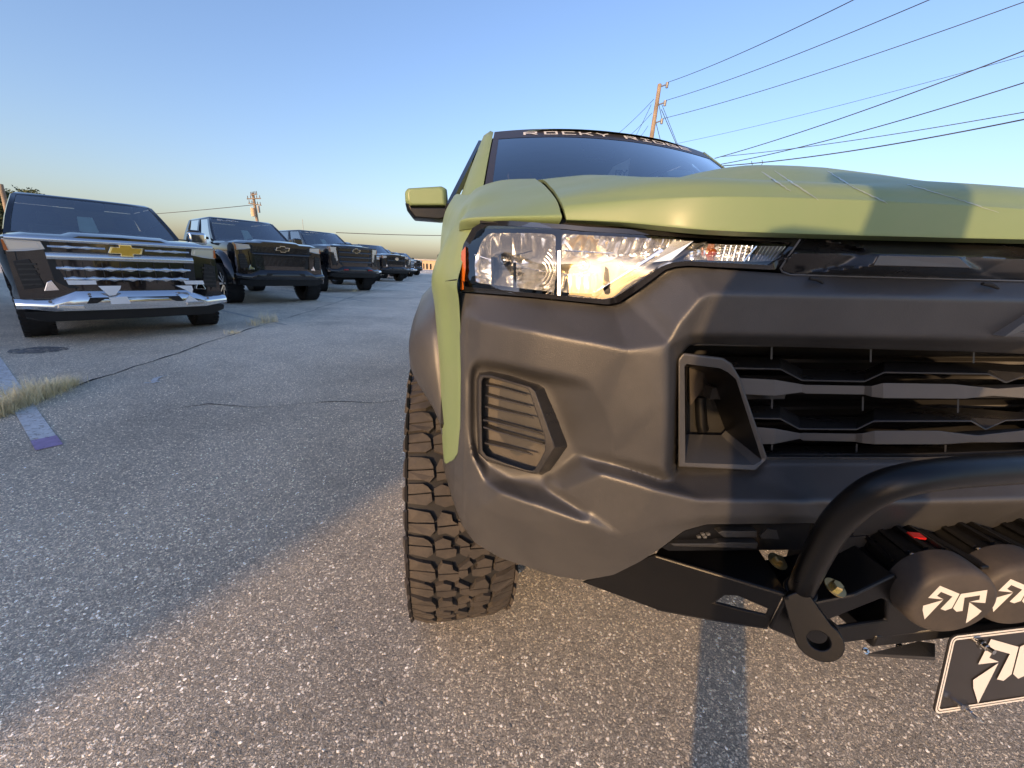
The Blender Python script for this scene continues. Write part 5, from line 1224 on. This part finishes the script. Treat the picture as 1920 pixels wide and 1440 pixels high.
    if st.get('sheet', True):
        mb = MB(); mb.extr([wpt(s_, t, -.012) for s_, t in ((-.02, .08), (-.27, .08), (-.24, .62), (-.04, .62))], (-.003, 0, -.003)); B_(mb, 'price_sheet', M['paper'], smooth=0)
    if st.get('banner'):
        for k, ch in enumerate('BLACK'):
            mb = letter(ch, lambda x, y, e: wpt(-(-.78+k*.115+x*.075)*-1 if False else (-.80+k*.13+x*.09), .90+y*.045, .006+e), .11, .12)
            # text reads left to right seen from the front: image left is the truck's right (-y)
            mb.build('letter', M['white'], root, smooth=0)
    mb = MB(); mb.loft([[Vector((x, y, z)) for x, y, z in ((-3.75, -.02, zt_+.03), (-3.55, 0, zt_+.03), (-3.75, .02, zt_+.03))], [Vector((-3.75, -.008, zt_+.10)), Vector((-3.70, 0, zt_+.10)), Vector((-3.75, .008, zt_+.10))]]); B_(mb, 'antenna_fin', M['black'], smooth=0)
    # mirrors
    for sg in (-1, 1):
        mb = MB(); mb.box(-1.98, -1.84, min(sg*1.08, sg*1.33), max(sg*1.08, sg*1.33), 1.33+L, 1.53+L); mr_ = B_(mb, 'mirror', M['chrome'] if st.get('mirror_chrome') else paint, smooth=30, bev=.035, seg=3)
        mb = MB(); mb.box(-1.95, -1.87, min(sg*.93, sg*1.12), max(sg*.93, sg*1.12), 1.34+L, 1.40+L); B_(mb, 'mirror_arm', M['valance'], mr_, smooth=0, bev=.01)
    # front end
    def fx(y): return -.015-.10*abs(y)**2.2
    def fp(y, z, o=0.): return Vector((fx(y)-o, y, z+L+hd*max(0, min(1.06, (z-.72)/.38))))
    def panel(poly, o0, o1, nm, mt, parent=None, bev=.004):
        mb = MB(); mb.loft([[fp(y, z, o0) for y, z in poly], [fp(y, z, o1) for y, z in poly]]); return B_(mb, nm, mt, parent, smooth=0, bev=bev)
    def hbar(pts, hh, o, nm, mt, depth=.03, bev=.004):
        mb = MB(); rg = []
        for y, z, k in pts: rg.append([fp(y, z-hh*k, o+.004), fp(y, z-hh*k*.35, o-hh*.35), fp(y, z+hh*k*.35, o+hh*.15), fp(y, z+hh*k, o+hh*.9), fp(y, z+hh*k, o+depth+hh), fp(y, z-hh*k, o+depth+hh)])
        mb.loft(rg); return B_(mb, nm, mt, smooth=60)
    ys = [-.98, -.8, -.6, -.4, -.2, 0, .2, .4, .6, .8, .98]
    hz = 0.0
    # core face
    mb = MB(); rg = [[Vector((fx(y)-.02, y, z+L)) for z in (.60, .75, 1.06+hd, 1.115+hd)]+[Vector((-.25, y, 1.115+hd+L)), Vector((-.25, y, .60+L))] for y in [-.95]+ys[1:-1]+[.95]]
    mb.loft(rg); B_(mb, 'front_panel', paint, smooth=30)
    gk = st.get('grille', 'chrome'); trim = M['chrome'] if chrome else M['black']
    gb0, gb1 = (.72, 1.09+hz)
    panel([(-.66, gb0+.06), (-.56, gb0), (.56, gb0), (.66, gb0+.06), (.68, gb1), (-.68, gb1)], .012, .018, 'grille_back', M['valance'])
    if gk == 'chrome':
        hbar([(y, 1.112, 1) for y in [-.93]+ys[1:-1]+[.93]], .020, -.014, 'grille_bar', M['chrome_satin'])
        for yy in ((-.64, -.18), (.18, .64)):
            hbar([(lerp(yy[0], yy[1], i/12), 1.055, 1.6 if i in (4, 8) else 1) for i in range(13)], .010, .0, 'grille_bar', M['chrome_satin'], .02, .002)
        hbar([(-.67, .985, 1)]+[(y, .985, 1) for y in (-.5, -.25, 0, .25, .5)]+[(.67, .985, 1)], .031, -.012, 'grille_bar', M['chrome_satin'])
        for z, w_ in ((.885, .62), (.80, .58)):
            hbar([(lerp(-w_, w_, i/28), z, 1.8 if i % 4 == 2 else 1) for i in range(29)], .013, -.002, 'grille_bar', M['chrome_satin'], .02, .002)
        for k in range(8):
            y = -.56+k*.16; panel([(y-.004, .76), (y+.004, .76), (y+.004, .94), (y-.004, .94)], .002, .02, 'grille_fin', M['grille'], bev=0)
    elif gk == 'mesh':
        for k in range(46):
            y = -.62+k*.0276; panel([(y-.004, .76), (y+.004, .76), (y+.004, 1.07), (y-.004, 1.07)], .004, .012, 'grille_wire', M['grille'], bev=0)
        for k in range(11):
            z = .76+k*.03; panel([(-.64, z-.003), (.64, z-.003), (.64, z+.003), (-.64, z+.003)], .002, .010, 'grille_wire', M['grille'], bev=0)
        hbar([(y, .955, 1) for y in (-.66, -.4, 0, .4, .66)], .022, -.01, 'grille_bar', M['black'])
        for sg in (-1, 1): panel([(sg*.60, .70), (sg*.70, .74), (sg*.72, 1.0), (sg*.62, .95)], -.015, .02, 'grille_frame', M['gloss'])
    elif gk == 'stack':
        for z in (.80, .90, 1.0, 1.10, 1.20):
            if z < gb1+.02: hbar([(y, z, 1) for y in (-.66, -.4, 0, .4, .66)], .024, -.012+(.01 if z < 1 else 0), 'grille_bar', M['black'], .03, .008)
        hbar([(y, gb1+.03, 1) for y in [-.9]+ys[1:-1]+[.9]], .02, -.012, 'grille_bar', M['black'], .03, .008)
    else:
        for k in range(30):
            y = -.62+k*.0428; panel([(y-.008, .78), (y+.008, .78), (y+.008, gb1-.03), (y-.008, gb1-.03)], .002, .012, 'grille_wire', M['grille'], bev=0)
        hbar([(y, (gb0+gb1)/2+.03, 1) for y in (-.66, -.4, 0, .4, .66)], .02, -.008, 'grille_bar', M['black'])
    # emblem
    ez = st.get('ez', 1.045)+hz*.9
    if st.get('emblem', 'gold') in ('gold', 'silver'):
        bw = [(-.165, -.020), (-.135, .028), (-.058, .028), (-.058, .052), (.058, .052), (.058, .028), (.165, .028), (.135, -.028), (.058, -.028), (.058, -.052), (-.058, -.052), (-.058, -.028), (-.165, -.028)]
        e_ = panel([(y*1.0, ez+z) for y, z in bw], -.035, .01, 'emblem', M['chrome'], bev=.002)
        panel([(y*.86, ez+z*.80) for y, z in bw], -.038, -.034, 'emblem_face', M['gold'] if st['emblem'] == 'gold' else M['gloss'], e_, bev=0)
    elif st['emblem'] == 'oval':
        panel([(.13*math.cos(2*math.pi*k/24), ez-.05+.055*math.sin(2*math.pi*k/24)) for k in range(24)], -.03, .01, 'emblem', M['chrome'], bev=.002)
    # headlights
    for sg in (-1, 1):
        sh = {'slim': [(.66, 1.03), (.68, 1.09), (.95, 1.10), (.94, 1.0), (.80, 1.01)], 'tall': [(.70, .82), (.74, 1.06), (.72, 1.10), (.97, 1.10), (.95, 1.0), (.82, .98), (.80, .80)]}[st.get('lamp', 'slim')]
        sh = [(y, z+hz*.9) for y, z in sh]
        h_ = panel([(sg*y, z) for y, z in sh], .004, .05, 'headlight', M['lampwhite'])
        panel([(sg*lerp(.82, y, .80), lerp(1.05+hz*.9, z, .72)) for y, z in sh], -.002, .006, 'lamp_bowl', M['lampwhite'], h_, bev=.006)
        mb = MB(); q = [fp(sg*y, z+hz*.9, -.003) for y, z in ((.925, 1.01), (.955, 1.01), (.955, 1.09), (.94, 1.09))]; mb.extr(q, (-.01, 0, 0)); B_(mb, 'amber_reflector', M['amber'], h_, smooth=0)
        # side intake
        it = panel([(sg*.74, .73), (sg*.90, .71), (sg*.92, .93), (sg*.80, .95)], .0, .03, 'intake', M['valance'])
        for k in range(5): panel([(sg*.76, .745+k*.04), (sg*.90, .74+k*.04), (sg*.90, .752+k*.04), (sg*.76, .757+k*.04)], -.008, .006, 'intake_slat', M['grille'], it, bev=0)
        panel([(sg*.64, .70), (sg*.76, .69), (sg*.72, .77), (sg*.68, .785)], -.012, .02, 'corner_trim', M['chrome'] if st.get('lamp', 'slim') == 'slim' else M['black'])
    # bumper
    bm_ = st.get('bumper', trim); bz = .0
    rg = []
    for y in [-1.0, -.92, -.72, -.60, -.52, -.3, 0, .3, .52, .60, .72, .92, 1.0]:
        a = abs(y); top = .60 if a > .65 else (.69 if a < .56 else lerp(.69, .60, (a-.56)/.09)); bot = .46+(.03 if a > .8 else 0); f_ = fx(y)+.075-(.06*max(0, a-.85)/.15)
        rg.append([Vector((f_-.01, y, bot+L)), Vector((f_+.012, y, lerp(bot, top, .35)+L)), Vector((f_+.008, y, lerp(bot, top, .6)+L)), Vector((f_-.022, y, lerp(bot, top, .86)+L)), Vector((f_-.05, y, top+L)), Vector((f_-.16, y, top+L)), Vector((f_-.16, y, bot+L))])
    mb = MB(); mb.loft(rg); bp2 = B_(mb, 'bumper', bm_, smooth=25, bev=.006)
    def bpan(poly, d, nm, mt, bev=.003):
        mb = MB(); mb.loft([[Vector((fx(y)+.088+d, y, z+L)) for y, z in poly], [Vector((fx(y)+.06, y, z+L)) for y, z in poly]]); return B_(mb, nm, mt, bp2, smooth=0, bev=bev)
    bpan([(-.46, .545), (.46, .545), (.42, .615), (-.42, .615)], .004, 'bumper_slot', M['valance'])
    if chrome:
        for z in (.56, .578, .596): bpan([(-.40, z), (.40, z), (.40, z+.006), (-.40, z+.006)], .008, 'slot_bar', M['grille'], 0)
        for sg in (-1, 1):
            bpan([(sg*.48, .482), (sg*.70, .50), (sg*.69, .535), (sg*.49, .525)], .010, 'step_pad', M['chrome_satin'])
            for y, z in ((.42, .655), (.74, .575)):
                p = Vector((fx(y)+.094, sg*y, z+L)); mb = MB(); mb.revolve([(0, .006), (.013, .006), (.016, 0)], p, (1, 0, 0), 14); B_(mb, 'parking_sensor', M['galv'], bp2, smooth=40)
    rg = [[Vector((fx(y)-.02, y, .33+L*.9+(.06 if abs(y) > .85 else 0))), Vector((fx(y)+.03, y, .46+L)), Vector((fx(y)-.12, y, .47+L)), Vector((fx(y)-.15, y, .36+L*.9))] for y in [-.95, -.8, -.5, 0, .5, .8, .95]]
    mb = MB(); mb.loft(rg); B_(mb, 'air_dam', M['valance'], smooth=30)
    if st.get('hooks'):
        for sg in (-1, 1):
            mb = MB(); mb.tube([Vector((fx(.5)+.06, sg*.42, .575+L)), Vector((fx(.5)+.13, sg*.43, .58+L)), Vector((fx(.5)+.13, sg*.55, .58+L)), Vector((fx(.5)+.06, sg*.56, .575+L))], .022, 8); B_(mb, 'tow_hook', M['red'], bp2, smooth=60)
    if st.get('led'):
        for sg in (-1, 1): bpan([(sg*.44, .50), (sg*.56, .50), (sg*.54, .60), (sg*.45, .60)], .006, 'fog_lamp', M['galv'])
    if st.get('scoop'):
        mb = MB(); mb.loft([[Vector((-.55, y, z+L+hd*.85)) for y, z in ((-.30, 1.21), (.30, 1.21), (.26, 1.285), (-.26, 1.285))], [Vector((-1.3, y, z+L+hd*.7)) for y, z in ((-.30, 1.25), (.30, 1.25), (.26, 1.30), (-.26, 1.30))]]); B_(mb, 'hood_scoop', M['valance'], smooth=0, bev=.02)
    if st.get('badge'):
        mb = MB(); mb.box(-1.62, -1.30, -1.045, -1.030, 1.06+L, 1.11+L); B_(mb, 'side_badge', M['red'], smooth=0)
        mb = MB(); mb.box(-1.62, -1.45, -1.050, -1.045, 1.065+L, 1.105+L); B_(mb, 'badge_letter', M['chrome'], smooth=0)
    # wheels, axle, chassis
    for ax, stq in ((xa, st.get('steer', 0)), (xr, 0)):
        for sg in (-1, 1): wheel_local(root, ax, sg*(.87+st.get('track', 0)), R_, st.get('Wd', .27), st.get('spokes', 6), M['rimdark'] if not chrome else M['rimcut'], sg, M['chrome_satin'] if st.get('milled', True) else M['rimdark'], stq)
    mb = MB(); mb.cyl((xa, -.8, R_), (xa, .8, R_), .06, 10); mb.cyl((xr, -.8, R_), (xr, .8, R_), .07, 10); mb.box(-5.6, -.4, -.45, -.35, .46+L, .60+L); mb.box(-5.6, -.4, .35, .45, .46+L, .60+L); mb.box(-1.7, -.25, -.6, .6, .40+L*.8, .85+L); B_(mb, 'chassis', M['bay'], smooth=0)
    return root, fp, L, fx
HD1 = R(-47)
t1, fp1, L1, fx1 = truck('glossy black pickup with chrome grille bars, gold badge and taped chrome bumper', (-4.74, 6.45), HD1, dict(chrome=True, lift=-.06, R=.40, Wd=.27, emblem='gold', grille='chrome', mirror_chrome=True, bumper=M['chrome_soft'], milled=False))
# strips of tape on the chrome bumper
def tape(poly, o0, label):
    mb = MB(); ml = Matrix.LocRotScale(t1.location, t1.rotation_euler, Vector((1, 1, 1)))
    mb.extr([ml @ Vector((fx1(y)+o0+dx, y, z)) for y, z, dx in poly], ml.to_3x3() @ Vector((-.0015, 0, 0)))
    return tag(mb.build('tape_strip', M['tape'], smooth=0), label, 'tape', 'white tape on the chrome bumper')
tape([(-.56, .700, .0), (-.33, .705, .0), (-.33, .752, .0), (-.57, .752, .0)], .012, 'flat white tape patch above the chrome bumper, left of the badge')
tape([(-.33, .692, .0), (-.13, .694, .0), (-.145, .655, .006), (-.20, .585, .010), (-.255, .575, .010), (-.30, .64, .006)], .092, 'long hanging white tape strip over the upper chrome bumper, left of the badge')
tape([(-.265, .555, .0), (-.10, .562, .0), (-.08, .475, .0), (-.255, .472, .0)], .103, 'white tape strip low on the chrome bumper, left of the badge')
tape([(.53, .700, .0), (.75, .700, .0), (.74, .752, .0), (.51, .752, .0)], .014, 'flat white tape patch above the chrome bumper, right of the badge')
tape([(.40, .692, .0), (.58, .690, .0), (.585, .64, .006), (.565, .585, .010), (.49, .64, .008)], .092, 'pointed white tape strip hanging over the upper chrome bumper, right of the badge')
tape([(.47, .475, .0), (.62, .478, .0), (.53, .560, .0)], .103, 'small triangular white tape scrap low on the chrome bumper, right of the badge')
HD2 = R(-46.5)
truck('lifted all-black pickup with mesh grille and machined spoke wheels, second in the row', (-4.76, 11.18), HD2, dict(lift=.13, R=.46, Wd=.33, flare=True, grille='mesh', emblem='silver', banner=True, badge=True, bumper=M['black'], spokes=8, track=.05))
truck('lifted black pickup with bonnet scoop and red tow hooks, third in the row', (-4.22, 15.95), HD2+R(4), dict(lift=.22, R=.46, Wd=.33, hd=.22, grille='stack', lamp='tall', emblem='silver', hooks=True, scoop=True, bumper=M['black'], spokes=10, banner=True, track=.05, steer=R(-14)))
truck('black pickup with pale chrome bumper showing behind the red-hooked truck, fourth in the row', (-4.95, 20.7), HD2, dict(chrome=True, lift=.10, R=.43, emblem='gold', grille='chrome', bumper=M['chrome_soft'], sheet=False))
truck('black pickup with a white oval badge on its dark grille, fifth in the row', (-4.12, 25.6), HD2+R(3), dict(lift=.18, R=.45, Wd=.31, hd=.20, grille='plain', emblem='oval', bumper=M['black'], sheet=False, steer=R(-10)))
truck('far black pickup with an orange-lit lamp low on its bumper, sixth in the row', (-4.45, 30.3), HD2+R(3), dict(lift=.12, R=.43, grille='stack', emblem='silver', lamp='tall', hooks=True, bumper=M['black'], sheet=False))
truck('far black pickup with a pale bumper, seventh in the row', (-4.5, 35.2), HD2, dict(chrome=True, lift=.05, R=.41, emblem='gold', grille='chrome', bumper=M['chrome_soft'], sheet=False))
truck('farthest dark pickup at the end of the row', (-4.4, 40.4), HD2, dict(lift=.12, R=.43, grille='plain', emblem='oval', bumper=M['black'], sheet=False))
# ------------------------------------------------------------------ poles, wires, far things
def sag(a, b, s, n=24):
    a, b = Vector(a), Vector(b); return [a.lerp(b, i/n)-Vector((0, 0, s*4*(i/n)*(1-i/n))) for i in range(n+1)]
# near pole behind the green truck
PY = 17.0
pt, pb = at(1237, 158, Y=PY), at(1221, 262, Y=PY)
d = (pt-pb); base = pb-d*(pb.z/d.z)
pole = empty('utility_pole', (base.x, base.y, 0)); tag(pole, 'tall sunlit wooden utility pole rising behind the green truck', 'utility pole')
def PW(mb, nm, mt, parent, **kw): return fixn(mb.build(nm, mt, parent, world=True, **kw))
mb = MB(); mb.tube([base, pb, pt], [.11, .088, .075], 14); PW(mb, 'shaft', M['wood'], pole, smooth=60)
ins = []
for py, px in ((160, 1237), (194, 1233), (228, 1227)):
    p = at(px, py+3, Y=PY); q = at(px+14, py-2, Y=PY); mb = MB(); mb.tube([p, q], .025, 8); PW(mb, 'bracket_arm', M['galv'], pole, smooth=60)
    mb = MB(); mb.tube([q-Vector((0, 0, .12)), q+Vector((0, 0, .06))], [.05, .06], 10); PW(mb, 'insulator', M['galv'], pole, smooth=60); ins.append(q+Vector((0, 0, .06)))
for a, b in [((1232, 180), (1241, 222)), ((1226, 215), (1238, 262)), ((1240, 205), (1268, 270))]:
    mb = MB(); mb.tube([at(*a, Y=PY), at(*b, Y=PY+.2)], .012, 6); PW(mb, 'jumper_wire', M['wire'], pole, smooth=60)
def wire(a, b, s, r_, label):
    mb = MB(); mb.tube(sag(a, b, s), r_, 6); return tag(mb.build('overhead_wire', M['wire'], smooth=60), label, 'wire', 'overhead power lines')
YE = -1.5
wire(ins[0], at(1612, 0, Y=7.0)+Vector((14, -10, 2.8)) if False else at(1660, -30, Y=8), .10, .009, 'highest overhead wire, from the pole top to the upper frame edge')
wire(ins[1], at(1800, -25, Y=8), .12, .009, 'second overhead wire below the pole top')
wire(ins[2], at(1985, -20, Y=8), .14, .009, 'third overhead wire below the pole top')
wire(at(1245, 274, Y=19), at(1990, 85, Y=9), .12, .006, 'thin faint wire crossing below the third wire')
for (a, ya), (b, yb), s, r_, lab in [((( 1340, 297), 14), ((2000, 64), 7.5), .12, .012, 'thick overhead cable rising steepest to the right edge'), (((1352, 308), 14), ((2010, 126), 7.5), .15, .012, 'overhead cable meeting the right edge below the steepest cable'), (((1350, 294), 15), ((2010, 194), 8), .10, .010, 'second-lowest thin cable, nearly level at the right'), (((1355, 311), 13), ((2010, 205), 7), .14, .014, 'lowest thick cable with a small drip loop')]:
    wire(at(*a, Y=ya), at(*b, Y=yb), s, r_, lab)
mb = MB(); p0 = at(1410, 301, Y=12.2); mb.tube([at(x, y, Y=12.2) for x, y in ((1409, 302), (1411, 311), (1418, 316), (1425, 313), (1430, 306), (1429, 300))], .008, 6); tag(mb.build('cable_loop', M['wire'], smooth=60), 'small drip loop hanging under the lowest thick cable', 'cable')
for i, (a, b) in enumerate([((1226, 186), (1155, 254)), ((1222, 212), (1176, 258)), ((1215, 236), (1195, 262)), ((1221, 196), (1188, 262))]):
    wire(at(*a, Y=PY), at(*b, Y=21), .05, .009, ['top wire left of the pole, dropping behind the roof', 'middle wire left of the pole, dropping behind the roof', 'short lowest wire left of the pole', 'steep thin wire left of the pole, between the others'][i])
wire(at(1241, 196, Y=PY), at(1272, 275, Y=PY+1), .0, .01, 'guy wire right of the pole')
# far pole over the trucks
FY = 48
fb, ft = at(484, 425, Y=FY), at(474, 362, Y=FY); d = ft-fb; base = fb-d*(fb.z/d.z)
fpole = empty('utility_pole', (base.x, base.y, 0)); tag(fpole, 'far wooden utility pole with crossarms and transformer above the black trucks', 'utility pole')
mb = MB(); mb.tube([base, ft], [.18, .12], 10); PW(mb, 'shaft', M['wood'], fpole, smooth=60)
for (a, b) in [((463, 373), (489, 372)), ((466, 381), (490, 385)), ((470, 366), (482, 364))]:
    mb = MB(); p, q = at(*a, Y=FY-.2), at(*b, Y=FY-.2); mb.tube([p, q], .055, 6); PW(mb, 'crossarm', M['wood'], fpole, smooth=0)
    for k in range(5):
        c_ = p.lerp(q, (k+.3)/4.6); mb = MB(); mb.tube([c_, c_+Vector((0, 0, .3))], [.04, .03], 6); PW(mb, 'insulator', M['bark'], fpole, smooth=60)
p = at(475, 398, Y=FY-.4); mb = MB(); mb.tube([p-Vector((0, 0, .4)), p+Vector((0, 0, .4))], .22, 14); PW(mb, 'transformer', M['stucco'], fpole, smooth=60)
p = at(485, 392, Y=FY-.4); mb = MB(); mb.tube([p-Vector((0, 0, .35)), p+Vector((0, 0, .3))], .12, 12); PW(mb, 'transformer', M['galv'], fpole, smooth=60)
wire(at(630, 436, Y=60), at(1000, 440, Y=60), .25, .05, 'far thick wire over the last trucks')
wire(at(566, 424, Y=70), at(566, 410, Y=70)+Vector((.02, 0, 0)), 0, .04, 'thin far mast above the third truck') if False else None
wire(at(-40, 418, Y=60), at(476, 384, Y=48), .3, .03, 'far wire left of the far utility pole')
# thin mast
p = at(567, 425, Y=60); q = at(567, 411, Y=60); mb = MB(); mb.tube([Vector((p.x, p.y, 0)), q], .025, 6); tag(mb.build('mast', M['galv'], smooth=60), 'thin far mast standing above the third truck', 'mast')
# far tan building
a, b = at(772, 512, Y=85), at(836, 512, Y=85); zt = at(790, 488, Y=85).z
bl = empty('building', ((a.x+b.x)/2, 88, 0)); tag(bl, 'low tan sunlit building at the far end of the lot', 'building')
mb = MB(); mb.box(a.x, b.x, 85, 93, 0, zt); PW(mb, 'wall', M['stucco'], bl, smooth=0)
mb = MB(); mb.box(a.x-.2, b.x+.2, 84.8, 93.2, zt, zt+.25); PW(mb, 'roof', M['stucco_grey'], bl, smooth=0)
for px0, px1 in ((793.5, 795.5), (799, 802), (806, 809)):
    p0, p1 = at(px0, 500, Y=85), at(px1, 500, Y=85); mb = MB(); mb.box(p0.x, p1.x, 84.93, 85.05, .1, zt*.66); PW(mb, 'door', M['darkglass'], bl, smooth=0)
# trees at the far left
def tree(name, base, hgt, rad, label, seed, n=9000):
    rn = random.Random(seed); t = tag(empty(name, base), label, 'tree', 'trees beyond the lot'); bx, by = base[0], base[1]
    mb = MB(); mb.tube([(bx, by, 0), (bx+.1, by, hgt*.35), (bx-.1, by+.1, hgt*.7)], [.28, .2, .08], 10)
    lobes = []
    for k in range(13):
        a = rn.uniform(0, 6.28); r_ = rad*rn.uniform(.15, .75); z = hgt*rn.uniform(.42, .92); c_ = Vector((bx+r_*math.cos(a), by+r_*math.sin(a), z)); lobes.append((c_, rad*rn.uniform(.28, .5)))
        mb.tube([(bx, by, hgt*rn.uniform(.3, .5)), c_], [.09, .03], 6)
    PW(mb, 'trunk', M['bark'], t, smooth=60)
    mb = MB()
    for i in range(n):
        c_, lr = rn.choice(lobes); v = Vector((rn.gauss(0, 1), rn.gauss(0, 1), rn.gauss(0, .8))).normalized()*lr*rn.uniform(.45, 1.08)
        p = c_+v; e1 = Vector((rn.gauss(0, 1), rn.gauss(0, 1), rn.gauss(0, 1))).normalized(); e2 = e1.cross(Vector((rn.gauss(0, 1), rn.gauss(0, 1), rn.gauss(0, 1)))).normalized(); s_ = rn.uniform(.06, .15)
        mb.add([p-e1*s_, p+e2*s_*.6, p+e1*s_, p-e2*s_*.6], [(0, 1, 2, 3)])
    mb.build('crown', M['leaf'], t, smooth=0, world=True)
for i, (px, py, Y, rad) in enumerate([(-2, 352, 42, 2.6), (24, 359, 44, 1.8), (-70, 350, 42, 3.6)]):
    p = at(px, py, Y=Y); tree('broadleaf_tree', (p.x, p.y, 0), p.z*1.04, rad, ['dark leafy tree at the left frame edge, rising behind the nearest truck', 'smaller rounded tree just right of the leafy tree at the left edge', 'broad leafy tree mostly beyond the left frame edge'][i], 40+i)
p = at(3, 385, Y=31); 
mb = MB(); mb.tube([(p.x, p.y, 0), at(1, 345, Y=31)], [.15, .11], 10); tag(mb.build('utility_pole', M['wood'], smooth=60), 'thin pole at the left frame edge before the trees', 'utility pole')
# building beside the lot, out of view, whose shadow lies over the aisle
wS = -1.345; 
sb = empty('building', (-16, -1, 0)); tag(sb, 'grey block building left of the lot, outside the frame', 'building')
Y0b = (-wS+.8*-12.)/.6; HB = 4.75
mb = MB(); mb.box(-24, -12, Y0b, 11.5, 0, HB); PW(mb, 'wall', M['stucco_grey'], sb, smooth=0)
mb = MB(); mb.box(-24.1, -12.15, Y0b+.15, 11.6, HB, HB+.12); PW(mb, 'roof', M['galv'], sb, smooth=0)
for k in range(6):
    y = Y0b+2+k*3.8; mb = MB(); mb.box(-12.02, -11.97, y, y+1.6, 1.0, 2.3); w_ = PW(mb, 'window', M['darkglass'], sb, smooth=0)
# the photographer, standing behind the camera
def person():
    t_ = Vector((.6, .8, 0)); w_ = Vector((.8, -.6, 0)); o = w_*.185+t_*(-.46)
    def W(a, b, z): return o+w_*a+t_*b+Vector((0, 0, z))            # a across the sun, b along it
    J = {}; E = []; Rr = {}
    def j(n, p, r_): J[n] = (p, r_)
    j('pelvis', W(0, 0, .90), (.13, .12)); j('waist', W(0, .01, 1.06), (.125, .11)); j('chest', W(0, .02, 1.24), (.15, .12)); j('neck0', W(.01, .03, 1.38), (.07, .07)); j('neck', W(.01, .05, 1.45), (.052, .052)); j('head', W(.015, .08, 1.54), (.085, .095)); j('crown', W(.015, .075, 1.645), (.062, .066))
    for s_, n in ((-1, 'l'), (1, 'r')):
        j('hip'+n, W(s_*.045, s_*.10, .84), (.082, .085)); j('knee'+n, W(s_*.02, s_*.14, .47), (.058, .058)); j('ank'+n, W(s_*.015, s_*.16, .10), (.042, .042)); j('toe'+n, W(s_*.015, s_*.16+.16, .035), (.034, .03))
        j('sh'+n, W(s_*.14, .03, 1.33), (.062, .062)); j('el'+n, W(s_*.17, .14, 1.12), (.045, .045)); 
    j('wrl', Vector((-.05, -.12, 1.12)), (.03, .03)); j('wrr', Vector((.06, -.13, 1.10)), (.03, .03)); j('hal', Vector((-.045, -.06, 1.13)), (.026, .032)); j('har', Vector((.05, -.06, 1.10)), (.026, .032))
    E = [('pelvis', 'waist'), ('waist', 'chest'), ('chest', 'neck0'), ('neck0', 'neck'), ('neck', 'head'), ('head', 'crown')]
    for n in 'lr': E += [('pelvis', 'hip'+n), ('hip'+n, 'knee'+n), ('knee'+n, 'ank'+n), ('ank'+n, 'toe'+n), ('neck0' if False else 'chest', 'sh'+n), ('sh'+n, 'el'+n), ('el'+n, 'wr'+n), ('wr'+n, 'ha'+n)]
    names = list(J); me = bpy.data.meshes.new('person'); me.from_pydata([tuple(J[n][0]) for n in names], [(names.index(a), names.index(b)) for a, b in E], [])
    ob = bpy.data.objects.new('person', me); link(ob); me.materials.append(mat('dark_clothes', (.05, .06, .09), .85, var=.15))
    sm = ob.modifiers.new('skin', 'SKIN')
    if not me.skin_vertices: me.attributes.new
    bpy.context.view_layer.objects.active = ob
    sv = me.skin_vertices[0].data if me.skin_vertices else None
    if sv:
        for i, n in enumerate(names): sv[i].radius = J[n][1]; sv[i].use_root = (n == 'pelvis')
    ss = ob.modifiers.new('sub', 'SUBSURF'); ss.levels = 2; ss.render_levels = 2
    return tag(ob, 'person in dark clothes standing behind the camera holding it at chest height', 'person')
person()
# papers behind the green truck's windscreen
def sheet(poly, Y, mt, label, txt=None):
    P = [at(x, y, Y=Y+dy) for x, y, dy in poly]; mb = MB(); mb.extr(P, (0, .002, 0)); return tag(mb.build('paper_sheet', mt, smooth=0), label, 'paper', 'papers behind the green truck windscreen')
sheet([(1132, 338, 0), (1150, 312, 0), (1182, 297, .1), (1176, 338, .1)], 2.42, M['paper'], 'leaning white paper with dark letters behind the green truck windscreen')
sheet([(1106, 283, 0), (1118, 284, 0), (1138, 302, 0), (1104, 301, 0)], 2.70, M['paper'], 'small pale paper near the sensor pod behind the green truck windscreen')
for k, ch in enumerate('RY'):
    p0 = at(1154+k*11, 328, Y=2.415); p1 = at(1163+k*11, 328, Y=2.415); hgt = Vector((0, 0, .022))
    mb = letter(ch, lambda x, y, e: p0+(p1-p0)*x+hgt*y+Vector((0, -.004-e, 0)), .14, .14); mb.build('letter', M['ink'], hero, smooth=0, world=True)
mb = MB(); mb.extr([at(x, y, Y=2.35) for x, y in ((1250, 322), (1268, 318), (1300, 321), (1306, 328), (1252, 330))], (0, .05, 0)); tag(mb.build('folded_cloth', mat('teal_cloth', (.25, .42, .42), .7), smooth=0), 'pale teal folded cloth on the green truck dashboard', 'cloth')
